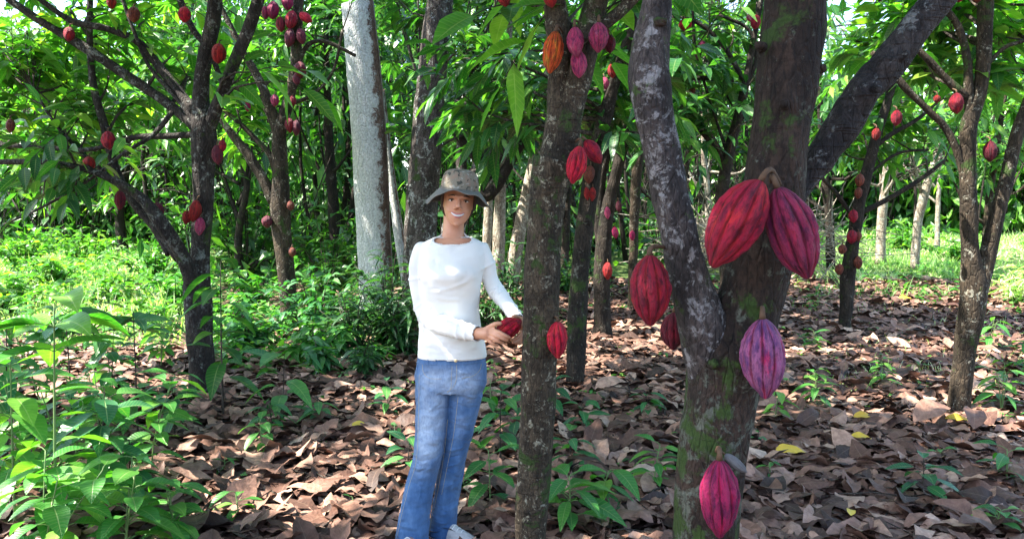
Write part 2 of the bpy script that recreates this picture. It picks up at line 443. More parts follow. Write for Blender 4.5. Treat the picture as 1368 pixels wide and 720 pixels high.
ORANGE = ((0.70, 0.09, 0.014), (0.88, 0.48, 0.03)); PINK = ((0.60, 0.055, 0.16), (0.82, 0.30, 0.38)); BROWN = ((0.2000, 0.0480, 0.0280), (0.3360, 0.1040, 0.0400)); MAROON = ((0.1120, 0.0144, 0.0280), (0.2560, 0.0240, 0.0480)); HOT = ((0.64, 0.008, 0.042), (0.80, 0.09, 0.05))
npod = [0]
def pod(top, tip, wpx, Y, colr, label, attach=None, group=None, Y2=None, spin=None, stalk_r=.0045, dark=1.):
    a = P(*top, Y); b = P(*tip, Y if Y2 is None else Y2)
    t = thing('cocoa_pod', a, label, 'cocoa pod', group)
    k = npod[0]; npod[0] += 1
    L = np.linalg.norm(b-a); w = wpx/FPX*Y
    me = (HI if w/Y*FPX > 24 else LO)[k % 3]
    o = bpy.data.objects.new('husk', me); C.objects.link(o); o.parent = t
    q = Vector((0, 0, -1)).rotation_difference(Vector(b-a).normalized())
    o.rotation_mode = 'QUATERNION'; o.rotation_quaternion = q @ Quaternion((0, 0, 1), (k*1.37 if spin is None else spin))
    o.scale = (w*.99, w*.99, L)
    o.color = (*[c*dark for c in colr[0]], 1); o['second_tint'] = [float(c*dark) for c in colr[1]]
    d = nrm(a-b)
    if attach is None:
        e = a+d*.018+np.array([0, .05, .015])
    else: e = np.asarray(attach)
    mid = a+d*np.linalg.norm(e-a)*.35+np.array([0, 0, .004])
    mb = MB(); n = 10
    r0 = min(stalk_r, w*.055)
    tube(mb, spline([a-d*L*.012, a+d*.3*np.linalg.norm(e-a)*.5, mid*.5+(e+a)*.25, e], n), np.linspace(r0*1.5, r0*1.1, n)*np.r_[1.2, np.ones(n-1)], 8, bump=.15, bscale=80)
    link('stalk', mb.mesh('stalk'), M['stalk'], t)
    return t

# ---------------------------------------------------------------- trees
def pxpath(pts, Y, n):
    """pts: (px, py, width px[, Y]) -> 3-D path and radii"""
    q = []
    for p in pts:
        y = p[3] if len(p) > 3 else Y
        q.append([*P(p[0], p[1], y), p[2]*.5*y/FPX])
    s = spline(np.array(q), n)
    return s[:, :3], np.maximum(s[:, 3], .002)
def limb(tree, name, pts, Y, mat, seg=14, step=.05, bump=.12, bscale=7., down=None, label=None, knots=None, rec=None, up=None):
    path, rad = pxpath(pts, Y, 8)
    L = np.linalg.norm(np.diff(path, axis=0), axis=1).sum()
    path, rad = pxpath(pts, Y, max(6, int(L/step)))
    if down is not None:      # the foot of the trunk, flaring into the ground
        b = path[0]; g = float(gz(b[0]+down, b[1])); dz = b[2]-g
        if dz > .03:
            k = max(4, int(dz/step)+2); t = np.linspace(0, 1, k)[:, None]
            tan = nrm(path[0]-path[1])
            e = np.array([b[0]+down, b[1], g-.08])
            ext = (e*(1-t)+b*t)
            path = np.vstack([ext[:-1], path]); r0 = rad[0]
            rad = np.r_[r0*(1+.35*np.exp(-(np.linspace(0, 1, k)[:-1])*dz/.14)), rad]
    if up is not None:        # goes on above the frame
        b = path[-1]; k = 14; t = np.linspace(0, 1, k)[1:, None]
        u = np.asarray(up, float)
        d0 = nrm(path[-1]-path[-3])*np.linalg.norm(u)
        ext = b+d0*t*(1-t)+u*t
        path = np.vstack([path, ext]); rad = np.r_[rad, rad[-1]*(1-.85*np.linspace(0, 1, k)[1:])]
    mb = MB(); tube(mb, path, rad, seg, bump=bump, bscale=bscale, knots=knots)
    o = link(name, mb.mesh(name), mat, tree)
    if label: o['label'] = label
    if rec is not None: rec.append((path, rad))
    return o, path, rad

WOMAN_BOX = (505, 190, 705, 740)
def clearview(p, tree=None):
    """pruned branches: cocoa trees are kept clean around the work area"""
    x, y, z = proj(p)
    inf = (x > -20) & (x < 1388) & (y > -20) & (y < 740) & (z > 0)
    k = np.ones(len(p), bool)
    k &= ~(inf & (p[:, 1] < 3.1))
    k &= ~((p[:, 1] < 1.6) & (p[:, 2] < 2.9) & (np.abs(p[:, 0]) < 2.2))
    b = WOMAN_BOX
    k &= ~((x > b[0]) & (x < b[2]) & (y > b[1]) & (p[:, 1] < 4.6) & (z > 0))
    return k

def make_crown(tree, anchors, targets, mats, nspray=4, leafn=11, L=(.17, .27), r0=.3, tone=(0, 1), keep=None, ns=3, name='crown', droop=.35, spread=.55, up=.12, minlow=.0):
    mb = MB(); PTS = np.vstack([a[0] for a in anchors]); RD = np.concatenate([a[1] for a in anchors])
    lp, ld, ln_, = [], [], []
    for tg in np.asarray(targets, float):
        dd = np.linalg.norm(PTS-tg, axis=1)+np.maximum(PTS[:, 2]-tg[2]+.3, 0)*1.5
        k = int(np.argmin(dd+rng.random(len(dd))*.25)); st = PTS[k]
        ln = np.linalg.norm(tg-st)
        mid = (st+tg)/2+rng.normal(0, .10, 3)*ln+np.array([0, 0, .07*ln])
        n = max(5, int(ln/.16)); path = spline([st, mid, tg], n)
        rr = np.linspace(min(RD[k]*r0+.004, .03, .008+ln*.012), .004, n)
        km = clearview(path)
        if keep is not None: km &= keep(path)
        if not km.all():
            cut = int(np.argmin(km)) 
            if cut < 3: continue
            path = path[:cut]; rr = rr[:cut]; n = cut
        tube(mb, path, rr, 6, 0, bump=.15, bscale=10)
        for q in range(nspray):
            u = .35+.65*(q+rng.random())/nspray if q < nspray-1 else 1.
            i = min(int(u*(n-1)), n-1); b = path[i]
            tn = nrm(path[i]-path[max(i-1, 0)]) if i > 0 else np.array([0, 0, 1.])
            dr = nrm(tn*.7+rng.normal(0, spread, 3)+np.array([0, 0, up]))
            tl = rng.uniform(.28, .6)
            tt = np.linspace(0, 1, 6)[:, None]
            tw = b+dr*tl*tt+np.array([0, 0, -.22*tl])*tt**2
            if not clearview(tw).all(): continue
            if keep is not None and not keep(tw).all(): continue
            tube(mb, tw, np.linspace(.0045, .002, 6), 4, 0, cap=False)
            m_ = leafn+rng.integers(-2, 3)
            s = np.linspace(.12, 1, m_)
            pos = b+dr*tl*s[:, None]+np.array([0, 0, -.22*tl])*s[:, None]**2
            sd = nrm(np.cross(dr, [0, 0, 1.])); sgn = np.where(np.arange(m_) % 2, 1, -1)[:, None]
            d = dr*.6+sd*sgn*.75+rng.normal(0, .28, (m_, 3))+np.array([0, 0, -.30])
            d[-1] = dr+np.array([0, 0, -.3])
            lp.append(pos); ld.append(d); ln_.append(np.array([0, 0, 1.])+rng.normal(0, .38, (m_, 3)))
    if lp:
        pos = np.vstack(lp); d = np.vstack(ld); nn = np.vstack(ln_)
        k = sunkeep(pos) & clearview(pos) & clearview(pos+nrm(d)*.2)
        if keep is not None: k &= keep(pos)
        pos, d, nn = pos[k], d[k], nn[k]; N = len(pos)
        LL = rng.uniform(*L, N)
        leaves(mb, pos, d, nn, LL, LL*rng.uniform(.34, .42, N), droop*rng.uniform(.4, 1.5, N), tone[0]+(tone[1]-tone[0])*rng.random(N)**1.4, ns, 1, fold=rng.uniform(.1, .45, (N, 1)), ripple=.02)
    if not mb.V: return None
    return link(name, mb.mesh(name), mats, tree)

def ell_targets(c, r, k, low=-.3):
    d = nrm(rng.normal(0, 1, (k*3, 3))); d = d[d[:, 2] > low][:k]
    return np.asarray(c)+d*np.asarray(r)*(.45+.55*rng.random((len(d), 1)))
def px_targets(box, Ys, k):
    return np.array([P(rng.uniform(box[0], box[2]), rng.uniform(box[1], box[3]), rng.uniform(*Ys)) for _ in range(k)])
# ================================================================ the trees of the plantation
CAT = 'tree'
# ---- T1: big forked tree in the right foreground
t1 = thing('cocoa_tree', (.45, 2.0, 0), 'thick forked brown and grey cocoa trunk in the right foreground carrying the largest pods', CAT)
rec1 = []
kn = [(P(940, 547, 1.92), .030, .022), (P(1052, 137, 1.92), .02, .014), (P(1020, 62, 1.93), .018, .016), (P(965, 480, 1.93), .05, .01), (P(950, 590, 1.92), .06, .008)]
limb(t1, 'trunk', [(941, 730, 90), (946, 640, 90), (951, 590, 92), (962, 530, 98), (975, 480, 100), (993, 430, 92), (1012, 370, 86), (1028, 290, 80), (1040, 200, 78), (1050, 110, 78), (1060, 40, 78), (1066, -30, 76)],
     2.0, M['bark_front'], seg=72, step=.012, bump=.085, bscale=16., down=-.01, knots=kn, rec=rec1, up=(.15, .1, 1.7))
limb(t1, 'stem', [(958, 520, 60, 2.0), (944, 455, 66, 1.98), (930, 405, 60, 1.98), (920, 365, 52, 1.98), (906, 310, 48, 1.98), (893, 250, 46, 1.98), (880, 185, 50, 1.98), (868, 120, 54, 1.98), (868, 65, 48, 1.98), (877, 10, 38, 1.98), (880, -40, 34, 1.98)],
     1.98, M['bark_grey'], seg=48, step=.012, bump=.11, bscale=18., rec=rec1, up=(-.5, .0, 1.5), label='paler grey stem blotched with white lichen',
     knots=[(P(868, 110, 1.95), .05, .012), (P(893, 180, 1.95), .03, .008)])
limb(t1, 'limb', [(1035, 300, 34, 2.08), (1070, 245, 38, 2.12), (1100, 205, 42, 2.12), (1128, 165, 46, 2.12), (1152, 125, 44, 2.12), (1185, 88, 44, 2.12), (1215, 48, 40, 2.12), (1250, 5, 38, 2.12), (1275, -25, 36, 2.12)],
     2.12, M['bark_black'], seg=48, step=.012, bump=.12, bscale=20., rec=rec1, up=(.7, .1, 1.2), label='blackish limb rising to the upper right',
     knots=[(P(1160, 122, 2.07), .03, .03), (P(1190, 85, 2.07), .022, .018), (P(1130, 165, 2.07), .02, .01)])
for nm_, (x, y, Y, dx, dz, dy) in enumerate([(1020, 62, 1.94, -.035, .0, -.02), (1048, 140, 1.925, -.02, .004, -.028), (1085, 95, 2.0, .05, .01, -.02), (1202, 78, 2.075, .02, .02, -.03), (880, 30, 1.94, .03, .0, -.01), (955, 487, 1.90, -.01, .01, -.02), (1168, 118, 2.06, .012, -.015, -.045)]):
    b = P(x, y, Y); mb = MB()
    tube(mb, spline([b+np.array([0, .02, 0]), b, b+np.array([dx, dy, dz])*.6], 7), np.array([.015, .014, .012, .011, .010, .010, .007]), 12, bump=.35, bscale=60)
    link('branch_stub', mb.mesh('branch_stub'), M['bark_front'] if x < 1100 else M['bark_black'], t1)
make_crown(t1, rec1, ell_targets((.4, 2.0, 4.0), (2.3, 1.7, 1.0), 30, 0), [M['twig'], M['leaf']], nspray=6, L=(.2, .3), ns=3)  # crown above the frame, sprays thickened to shade the foreground

# ---- T2: upright tree beside the woman
t2 = thing('cocoa_tree', (.08, 3.2, 0), 'upright lichen-spotted cocoa trunk beside the woman, forking in two near the top', CAT)
rec2 = []
limb(t2, 'trunk', [(708, 730, 43), (712, 660, 45), (716, 590, 47), (719, 530, 48), (721, 470, 48), (723, 410, 49), (725, 350, 47), (728, 300, 47), (733, 250, 50), (742, 215, 56)],
     3.2, M['bark_centre'], seg=48, step=.018, bump=.07, bscale=16., down=-.01, rec=rec2, knots=[(P(745, 300, 3.15), .03, .012), (P(735, 240, 3.13), .03, .01), (P(712, 480, 3.13), .03, .008)])
limb(t2, 'stem', [(742, 225, 46), (756, 180, 36), (766, 130, 34), (778, 85, 33), (788, 35, 32), (800, -15, 30)], 3.22, M['bark_centre'], seg=32, step=.02, bump=.1, bscale=16., rec=rec2, up=(.3, .1, 1.6))
limb(t2, 'stem', [(734, 235, 36), (742, 190, 34), (747, 140, 31), (748, 80, 30), (744, 30, 30), (738, -20, 28)], 3.24, M['bark_centre'], seg=32, step=.02, bump=.1, bscale=16., rec=rec2, up=(-.4, .1, 1.6), label='mossy green left stem')
limb(t2, 'branch', [(762, 62, 18), (785, 46, 17), (810, 30, 17), (835, 10, 17), (862, -20, 16)], 3.15, M['bark_centre'], seg=20, step=.02, bump=.12, bscale=16., rec=rec2, up=(.7, .1, .9))
make_crown(t2, rec2, ell_targets((-1.2, 2.9, 4.3), (2.9, 2.6, .9), 56, -.3), [M['twig'], M['leaf']], nspray=6, L=(.2, .3), ns=3)  # unseen crown, stretched leftwards to block sun from the foreground
make_crown(t2, rec2, px_targets((690, -20, 840, 20), (3.3, 3.9), 5), [M['twig'], M['leaf_light']], nspray=2, leafn=5, L=(.2, .28), ns=5, name='low_foliage')

# ---- T3: dark stems behind the upright tree
t3 = thing('cocoa_tree', G(768, 520), 'dark slender cocoa stem leaning right just behind the upright trunk', CAT)
rec3 = []
limb(t3, 'trunk', [(768, 515, 24), (770, 450, 25), (773, 390, 25), (779, 330, 24), (786, 270, 25), (797, 200, 22), (812, 140, 18), (826, 95, 16), (842, 40, 14), (852, -20, 12)], 6.7, M['bark_dark'], seg=24, step=.04, bump=.12, down=0, rec=rec3, up=(.4, .1, 1.4))
limb(t3, 'stem', [(782, 300, 14), (795, 230, 13), (810, 200, 12), (835, 180, 8), (862, 180, 5)], 6.65, M['bark_dark'], seg=14, step=.04, rec=rec3)
make_crown(t3, rec3, np.vstack([ell_targets((.6, 6.6, 4.5), (2.4, 2.0, 1.2), 34, -.2), px_targets((790, 0, 900, 150), (6.2, 7.6), 8), px_targets((600, 60, 700, 170), (6.6, 8), 9)]), [M['twig'], M['leaf']], nspray=4)
t3b = thing('cocoa_tree', G(806, 436), 'double-stemmed dark cocoa tree behind the leaning stem and left of the grey one', CAT)
rec3b = []
limb(t3b, 'trunk', [(804, 432, 22), (804, 380, 22), (806, 330, 21), (812, 280, 18), (826, 220, 15), (842, 160, 13), (850, 100, 11)], 9.4, M['bark_dark'], seg=20, step=.05, bump=.12, down=0, rec=rec3b, up=(.2, .2, 2.))
limb(t3b, 'stem', [(806, 345, 16), (800, 290, 15), (803, 240, 14), (812, 190, 12), (808, 130, 10)], 9.45, M['bark_dark'], seg=16, step=.05, rec=rec3b)
make_crown(t3b, rec3b, np.vstack([ell_targets((1.3, 9.6, 4.2), (2.0, 1.6, 1.5), 18, -.2), px_targets((780, 20, 900, 200), (9, 10.5), 8)]), [M['twig'], M['leaf']], nspray=5)
t3c = thing('cocoa_tree', G(845, 402), 'thin olive-brown stem between the dark double stem and the grey lichened stem', CAT)
rec = []
limb(t3c, 'trunk', [(845, 400, 12), (846, 340, 12), (848, 280, 13), (852, 220, 14), (860, 160, 11), (868, 90, 9)], 11.5, M['bark_right'], seg=14, step=.06, down=0, rec=rec, up=(.2, 0, 2))
make_crown(t3c, rec, ell_targets((2.0, 11.7, 4.4), (2.0, 1.4, 1.5), 14, -.2), [M['twig'], M['leaf_light']], nspray=5)

# ---- T4: left tree
t4 = thing('cocoa_tree', G(270, 530), 'many-branched dark cocoa tree at left with low sweeping limbs', CAT)
rec4 = []
limb(t4, 'trunk', [(270, 530, 34), (269, 480, 33), (266, 430, 36), (263, 385, 38), (267, 340, 27), (271, 280, 26), (272, 220, 29), (272, 165, 32), (268, 130, 22), (273, 80, 19), (284, 30, 19), (290, -20, 18)], 6.3, M['bark_left'], seg=32, step=.035, bump=.10, bscale=9, down=0, rec=rec4, up=(.2, .2, 1.6))
L4 = [('limb', [(278, 175, 20), (293, 135, 17), (308, 95, 16), (328, 50, 16), (350, -15, 16)], (.5, .1, 1.2)),
      ('limb', [(264, 400, 26), (247, 348, 20), (222, 308, 18), (192, 268, 15), (162, 247, 11), (120, 228, 9), (60, 217, 8), (-30, 217, 7)], None),
      ('limb', [(240, 345, 15), (205, 300, 13), (168, 255, 12), (148, 205, 11), (140, 170, 11), (126, 120, 10), (120, 60, 8), (121, -20, 8)], (0, .1, 1.3)),
      ('limb', [(264, 172, 18), (245, 155, 14), (205, 125, 13), (160, 95, 13), (110, 62, 12), (60, 32, 11), (5, -5, 9), (-40, -40, 8)], (-.7, 0, .6)),
      ('limb', [(262, 150, 14), (238, 122, 13), (205, 80, 12), (182, 55, 10), (140, 38, 9), (95, 28, 8), (40, -10, 7)], None),
      ('branch', [(262, 180, 9), (225, 182, 8), (180, 184, 8), (120, 200, 6), (60, 197, 6), (-20, 193, 6)], None),
      ('branch', [(230, 150, 7), (205, 180, 6), (165, 205, 5), (120, 240, 4), (60, 275, 4), (5, 300, 3)], None),
      ('branch', [(225, 340, 8), (195, 290, 7), (150, 240, 6), (105, 200, 5), (70, 160, 4), (40, 110, 3)], None),
      ('branch', [(300, 120, 7), (280, 70, 7), (255, 35, 9), (235, -15, 9)], (0, 0, .6)),
      ('branch', [(262, 165, 8), (235, 130, 6), (200, 90, 5), (178, 40, 5), (160, -10, 4)], None)]
for nm_, pts, u in L4:
    dy = rng.uniform(-.35, .35); q = [(a, b, c, 6.3+dy*min(1, i/2.)) for i, (a, b, c) in enumerate(pts)]
    limb(t4, nm_, q, 6.3, M['bark_left'], seg=14, step=.05, bump=.14, bscale=9, rec=rec4, up=u)
kleft = lambda p: ~((proj(p)[1] > 262) & (p[:, 1] < 8)) & ~((proj(p)[0] > 180) & (proj(p)[0] < 250) & (proj(p)[1] > 200))
make_crown(t4, rec4, np.vstack([ell_targets((-2.6, 7.0, 4.0), (2.8, 1.3, 1.3), 18, -.1), px_targets((-40, -30, 260, 210), (6.6, 8.2), 46)]), [M['twig'], M['leaf_light']], nspray=4, leafn=9, L=(.15, .23), keep=lambda p: kleft(p) & ((p[:, 1] > 6.25) | (p[:, 2] > 3.2)))
make_crown(t4, rec4, ell_targets((-4.0, 3.6, 4.7), (4.2, 2.9, .8), 80, -.6), [M['twig'], M['leaf']], nspray=7, leafn=12, L=(.22, .32), ns=2, name='added_shade_crown', keep=lambda p: p[:, 2] > 3.2)  # extra canopy out of view, added to keep the foreground in shade
make_crown(t4, rec4, px_targets((-20, 150, 120, 245), (5.8, 6.6), 9), [M['twig'], M['leaf']], nspray=3, leafn=7, L=(.15, .22), ns=4, keep=lambda p: proj(p)[1] < 290, name='drooping_foliage', up=-.4)
make_crown(t4, rec4, px_targets((320, 60, 380, 110), (5.9, 6.4), 3), [M['twig'], M['leaf_light']], nspray=2, leafn=4, L=(.26, .34), ns=5, name='low_foliage')

# ---- T5
t5 = thing('cocoa_tree', G(385, 438), 'slender speckled cocoa tree between the left tree and white trunk, its top crowded with pods', CAT)
rec5 = []
limb(t5, 'trunk', [(387, 436, 22), (384, 380, 23), (379, 330, 24), (375, 280, 27), (375, 230, 22), (373, 180, 19), (384, 140, 15), (394, 90, 14), (397, 30, 14), (400, -20, 12)], 9.8, M['bark_right'], seg=20, step=.05, bump=.12, down=0, rec=rec5, up=(.2, .2, 1.8))
for nm_, pts, u in [('limb', [(374, 190, 15), (362, 145, 13), (345, 105, 11), (325, 70, 9), (300, 20, 7)], (-.4, 0, .8)), ('branch', [(370, 185, 9), (358, 150, 8), (342, 130, 8), (318, 118, 7), (300, 112, 5)], None),
                    ('limb', [(366, 270, 15), (350, 238, 14), (330, 205, 13), (310, 180, 11), (295, 160, 8)], None), ('branch', [(372, 250, 8), (362, 210, 8), (345, 190, 7), (320, 165, 6), (290, 140, 5)], None),
                    ('branch', [(388, 135, 8), (405, 70, 6), (425, 55, 6), (450, 62, 5), (475, 75, 4)], None), ('branch', [(388, 140, 6), (420, 125, 5), (445, 95, 4), (458, 40, 4)], None)]:
    limb(t5, nm_, pts, 9.8, M['bark_right'], seg=12, step=.06, bump=.14, rec=rec5, up=u)
make_crown(t5, rec5, np.vstack([ell_targets((-2.9, 9.8, 4.4), (2.2, 1.8, 1.5), 20, -.1), px_targets((290, 60, 480, 300), (9.9, 11.5), 26)]), [M['twig'], M['leaf_light']], nspray=4, keep=lambda p: ~((np.abs(proj(p)[0]-385) < 26) & (p[:, 1] < 9.9)))

# ---- shade trees
t6 = thing('shade_tree', G(505, 452), 'tall straight shade tree with pale whitish trunk peeling brown down its right side', CAT)
rec6 = []
limb(t6, 'trunk', [(508, 456, 52), (504, 400, 48), (500, 330, 46), (497, 260, 46), (493, 180, 46), (487, 100, 45), (480, 30, 43), (474, -30, 42)], 10.4, M['bark_white'], seg=40, step=.05, bump=.03, bscale=5, down=0, rec=rec6, up=(-.4, 0, 5.5))
t6b = thing('shade_tree', G(545, 420), 'thin pale leaning stem just right of the white trunk, half hidden by shrubs', CAT)
limb(t6b, 'trunk', [(548, 418, 14), (542, 370, 14), (534, 320, 14), (527, 270, 12), (518, 200, 10), (510, 120, 8)], 11.2, M['bark_white'], seg=14, step=.07, bump=.05, down=0)
t7 = thing('shade_tree', G(566, 445), 'tall grey-brown shade tree rising directly behind the woman\'s hat', CAT)
rec7 = []
limb(t7, 'trunk', [(560, 440, 50), (560, 380, 46), (562, 300, 44), (567, 230, 42), (572, 170, 40), (576, 110, 38), (582, 50, 36), (590, -20, 33)], 10.2, M['bark_shade'], seg=32, step=.05, bump=.08, bscale=5, down=0, rec=rec7, up=(.3, 0, 5))
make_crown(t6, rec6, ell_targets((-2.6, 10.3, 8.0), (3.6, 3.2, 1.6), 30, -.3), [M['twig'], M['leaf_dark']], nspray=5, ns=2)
make_crown(t7, rec7, np.vstack([ell_targets((-.7, 10.5, 7.2), (3.0, 2.8, 1.6), 22, -.3), px_targets((520, -10, 700, 190), (9.2, 11), 26)]), [M['twig'], M['leaf']], nspray=5, ns=3, keep=lambda p: ~((np.abs(proj(p)[0]-570) < 22) & (p[:, 1] < 10.2)) & ~((np.abs(proj(p)[0]-488) < 28) & (p[:, 1] < 10.5)))

# ---- T8: tangle of leaning stems behind the woman
t8 = thing('leaning_tree', G(625, 400), 'dark gnarled tree with a thick limb leaning right behind the woman\'s hat', CAT)
rec8 = []
limb(t8, 'trunk', [(596, 415, 34), (600, 340, 32), (612, 290, 30), (632, 248, 32), (655, 215, 30), (680, 185, 24), (700, 160, 18)], 12.2, M['bark_shade'], seg=20, step=.06, bump=.15, down=0, rec=rec8)
limb(t8, 'limb', [(630, 250, 22), (650, 262, 18), (668, 240, 16), (688, 205, 14), (712, 165, 12)], 12.1, M['bark_dark'], seg=14, step=.06, bump=.15, rec=rec8)
limb(t8, 'limb', [(618, 300, 16), (617, 240, 15), (616, 180, 13), (612, 120, 10)], 12.3, M['bark_shade'], seg=14, step=.06, rec=rec8)
limb(t8, 'limb', [(560, 110, 8), (600, 165, 12), (640, 215, 14)], 12.1, M['bark_dark'], seg=12, step=.06, rec=rec8)
make_crown(t8, rec8, np.vstack([px_targets((600, 60, 720, 200), (11.6, 13), 16), ell_targets((-.2, 12.4, 5.4), (2.2, 1.6, 1.6), 16, -.3)]), [M['twig'], M['leaf_dark']], nspray=5)
for i, (pts, lab) in enumerate([([(664, 380, 17), (666, 320, 17), (668, 270, 16), (668, 215, 14), (672, 160, 12)], 'pale yellowish upright stem just right of the woman\'s hat'),
                  ([(648, 385, 12), (650, 330, 12), (652, 285, 12), (653, 230, 10)], 'thin grey stem touching the right brim of the hat'),
                  ([(684, 375, 18), (692, 320, 18), (702, 270, 17), (712, 225, 16), (720, 180, 13)], 'pale stem slanting right up to the upright cocoa trunk')]):
    q = thing('leaning_tree', G(pts[0][0], 405), lab, CAT); limb(q, 'trunk', pts, 12.6+.3*i, M['bark_pale'], seg=14, step=.07, bump=.12, down=0, up=(.15, .2, 2.2))
# ---- T9
t9 = thing('cocoa_tree', G(1128, 440), 'thin dark cocoa stem studded with pods, right of the foreground trunk', CAT)
rec9 = []
limb(t9, 'trunk', [(1128, 438, 17), (1131, 390, 18), (1135, 350, 18), (1141, 310, 17), (1148, 270, 16), (1158, 230, 15), (1170, 185, 13), (1184, 140, 11), (1196, 100, 10), (1205, 50, 9), (1210, -20, 8)], 9.8, M['bark_dark'], seg=18, step=.05, bump=.14, down=0, rec=rec9, up=(.2, 0, 1.5))
for pts in ([(1148, 285, 8), (1175, 272, 7), (1205, 255, 7), (1232, 238, 6), (1262, 215, 4)], [(1136, 285, 6), (1120, 262, 6), (1105, 245, 5), (1085, 225, 4)], [(1165, 200, 7), (1190, 180, 6), (1225, 160, 5), (1260, 130, 4)], [(1152, 255, 5), (1165, 230, 4), (1200, 205, 4), (1240, 200, 3)]):
    limb(t9, 'branch', pts, 9.8, M['bark_dark'], seg=10, step=.06, bump=.14, rec=rec9)
make_crown(t9, rec9, np.vstack([ell_targets((4.4, 9.8, 4.2), (2.0, 1.8, 1.5), 16, -.1), px_targets((1090, 20, 1290, 200), (9.6, 11.5), 26)]), [M['twig'], M['leaf_light']], nspray=4, keep=lambda p: proj(p)[1] < 235)
# ---- T10
t10 = thing('cocoa_tree', G(1283, 555), 'V-forked cocoa tree at far right with a sunlit patch above the fork', CAT)
rec10 = []
limb(t10, 'trunk', [(1279, 556, 30), (1284, 510, 28), (1290, 460, 28), (1299, 415, 34), (1301, 380, 32), (1296, 330, 22), (1294, 270, 21), (1293, 210, 20), (1295, 165, 22), (1308, 125, 18), (1314, 80, 18), (1316, 30, 19), (1317, -20, 19)], 5.8, M['bark_right'], seg=32, step=.03, bump=.09, bscale=11, down=0, rec=rec10, up=(.1, .1, 1.8))
for nm_, pts, u in [('stem', [(1303, 400, 26), (1314, 365, 22), (1327, 310, 19), (1338, 265, 18), (1348, 225, 17), (1362, 170, 16), (1385, 110, 15)], (.6, .1, 1.3)),
                    ('branch', [(1290, 245, 10), (1280, 205, 10), (1262, 170, 9), (1240, 148, 9), (1210, 118, 9), (1188, 92, 8), (1165, 70, 6)], None),
                    ('branch', [(1292, 130, 11), (1270, 112, 10), (1245, 85, 9), (1222, 62, 8), (1200, 35, 6)], None),
                    ('stem', [(1295, 165, 13), (1294, 120, 12), (1292, 80, 10), (1282, 40, 9), (1262, 10, 8)], (-.3, 0, .8)),
                    ('branch', [(1316, 90, 6), (1335, 70, 5), (1350, 60, 5), (1390, 50, 4)], None), ('branch', [(1322, 320, 6), (1335, 260, 4), (1345, 200, 4)], None)]:
    limb(t10, nm_, pts, 5.8, M['bark_right'], seg=14, step=.04, bump=.12, bscale=11, rec=rec10, up=u)
make_crown(t10, rec10, np.vstack([ell_targets((3.3, 5.4, 4.1), (2.4, 2.4, 1.1), 32, -.1), px_targets((1150, -30, 1400, 110), (6.0, 7.4), 18)]), [M['twig'], M['leaf_light']], nspray=4, keep=lambda p: (proj(p)[1] < 175) & (proj(p)[0] > 1120))
# ---- T12: branchy tree between the grey stem and the big trunk
t12 = thing('cocoa_tree', G(965, 452), 'branchy cocoa tree seen between the grey stem and the big brown trunk', CAT)
rec12 = []
limb(t12, 'trunk', [(970, 450, 20), (972, 390, 20), (968, 330, 18), (965, 260, 17), (975, 200, 14), (990, 140, 12), (1000, 90, 9)], 9.0, M['bark_dark'], seg=16, step=.06, bump=.12, down=0, rec=rec12, up=(.2, 0, 1.2))
for pts in ([(966, 215, 8), (940, 180, 7), (915, 165, 6), (880, 178, 5)], [(985, 150, 7), (960, 110, 6), (925, 105, 6), (890, 115, 4)], [(995, 110, 7), (965, 60, 6), (930, 30, 5), (885, 20, 4)], [(990, 130, 6), (1010, 80, 5), (1000, 40, 5), (960, 20, 4)], [(970, 200, 5), (950, 140, 4), (930, 70, 4), (925, 10, 3)]):
    limb(t12, 'branch', pts, 9.0, M['bark_dark'], seg=10, step=.06, bump=.14, rec=rec12)
make_crown(t12, rec12, np.vstack([px_targets((870, -10, 1020, 200), (8.3, 10.5), 26), ell_targets((2.6, 9.2, 4.3), (1.8, 1.6, 1.3), 10, -.1)]), [M['twig'], M['leaf']], nspray=4, leafn=8, keep=lambda p: proj(p)[1] < 235)

# ---- trees farther back
BACK = [(1180, 352, 17, [(1176, 0, 14), (1178, -60, 12), (1184, -120, 10)], 'pale', 'sunlit double-looking pale trunk beyond the bright grass'),
        (1222, 352, 16, [(1222, 0, 12), (1226, -60, 11), (1236, -105, 12), (1250, -150, 8)], 'pale', 'crooked little tree with sunlit foot on the bright grass strip'),
        (1252, 335, 20, [(1252, 0, 7), (1253, -60, 6), (1256, -120, 5)], 'pale', 'thinnest pale sapling standing in the lit grass beyond the crooked tree'),
        (1316, 350, 15, [(1312, 0, 11), (1316, -50, 9), (1322, -110, 9)], 'right', 'small brown trunk seen through the fork of the far right tree'),
        (1110, 350, 16, [(1110, 0, 12), (1108, -70, 12), (1100, -140, 10)], 'dark', 'shaded narrow trunk close beside the big foreground trunk'),
        (448, 388, 15, [(448, 0, 16), (446, -80, 15), (440, -170, 12)], 'dark', 'shadowed trunk in the leaves left of the white trunk'),
        (325, 352, 14, [(322, 0, 11), (318, -60, 10), (330, -130, 9)], 'dark', 'dim thin stem in the undergrowth right of the left tree'),
        (165, 322, 19, [(165, 0, 14), (160, -60, 12), (170, -130, 10)], 'dark', 'shaded tree at the back of the left clearing, right of centre'),
        (60, 318, 21, [(60, 0, 15), (70, -70, 13), (50, -150, 10)], 'dark', 'shaded tree at the back of the left clearing, nearest the picture edge'),
        (905, 350, 15, [(908, 0, 12), (905, -70, 12), (915, -140, 9)], 'right', 'slim trunk just right of the grey stem, in the pile of dry twigs'),
        (745, 375, 14, [(752, 0, 12), (756, -70, 10), (760, -140, 9)], 'dark', 'dim trunk showing in the gap right of the upright cocoa trunk'),
        (940, 335, 18, [(942, 0, 9), (946, -70, 8), (940, -140, 7)], 'pale', 'faint pale stem far behind the brown trunk fork')]
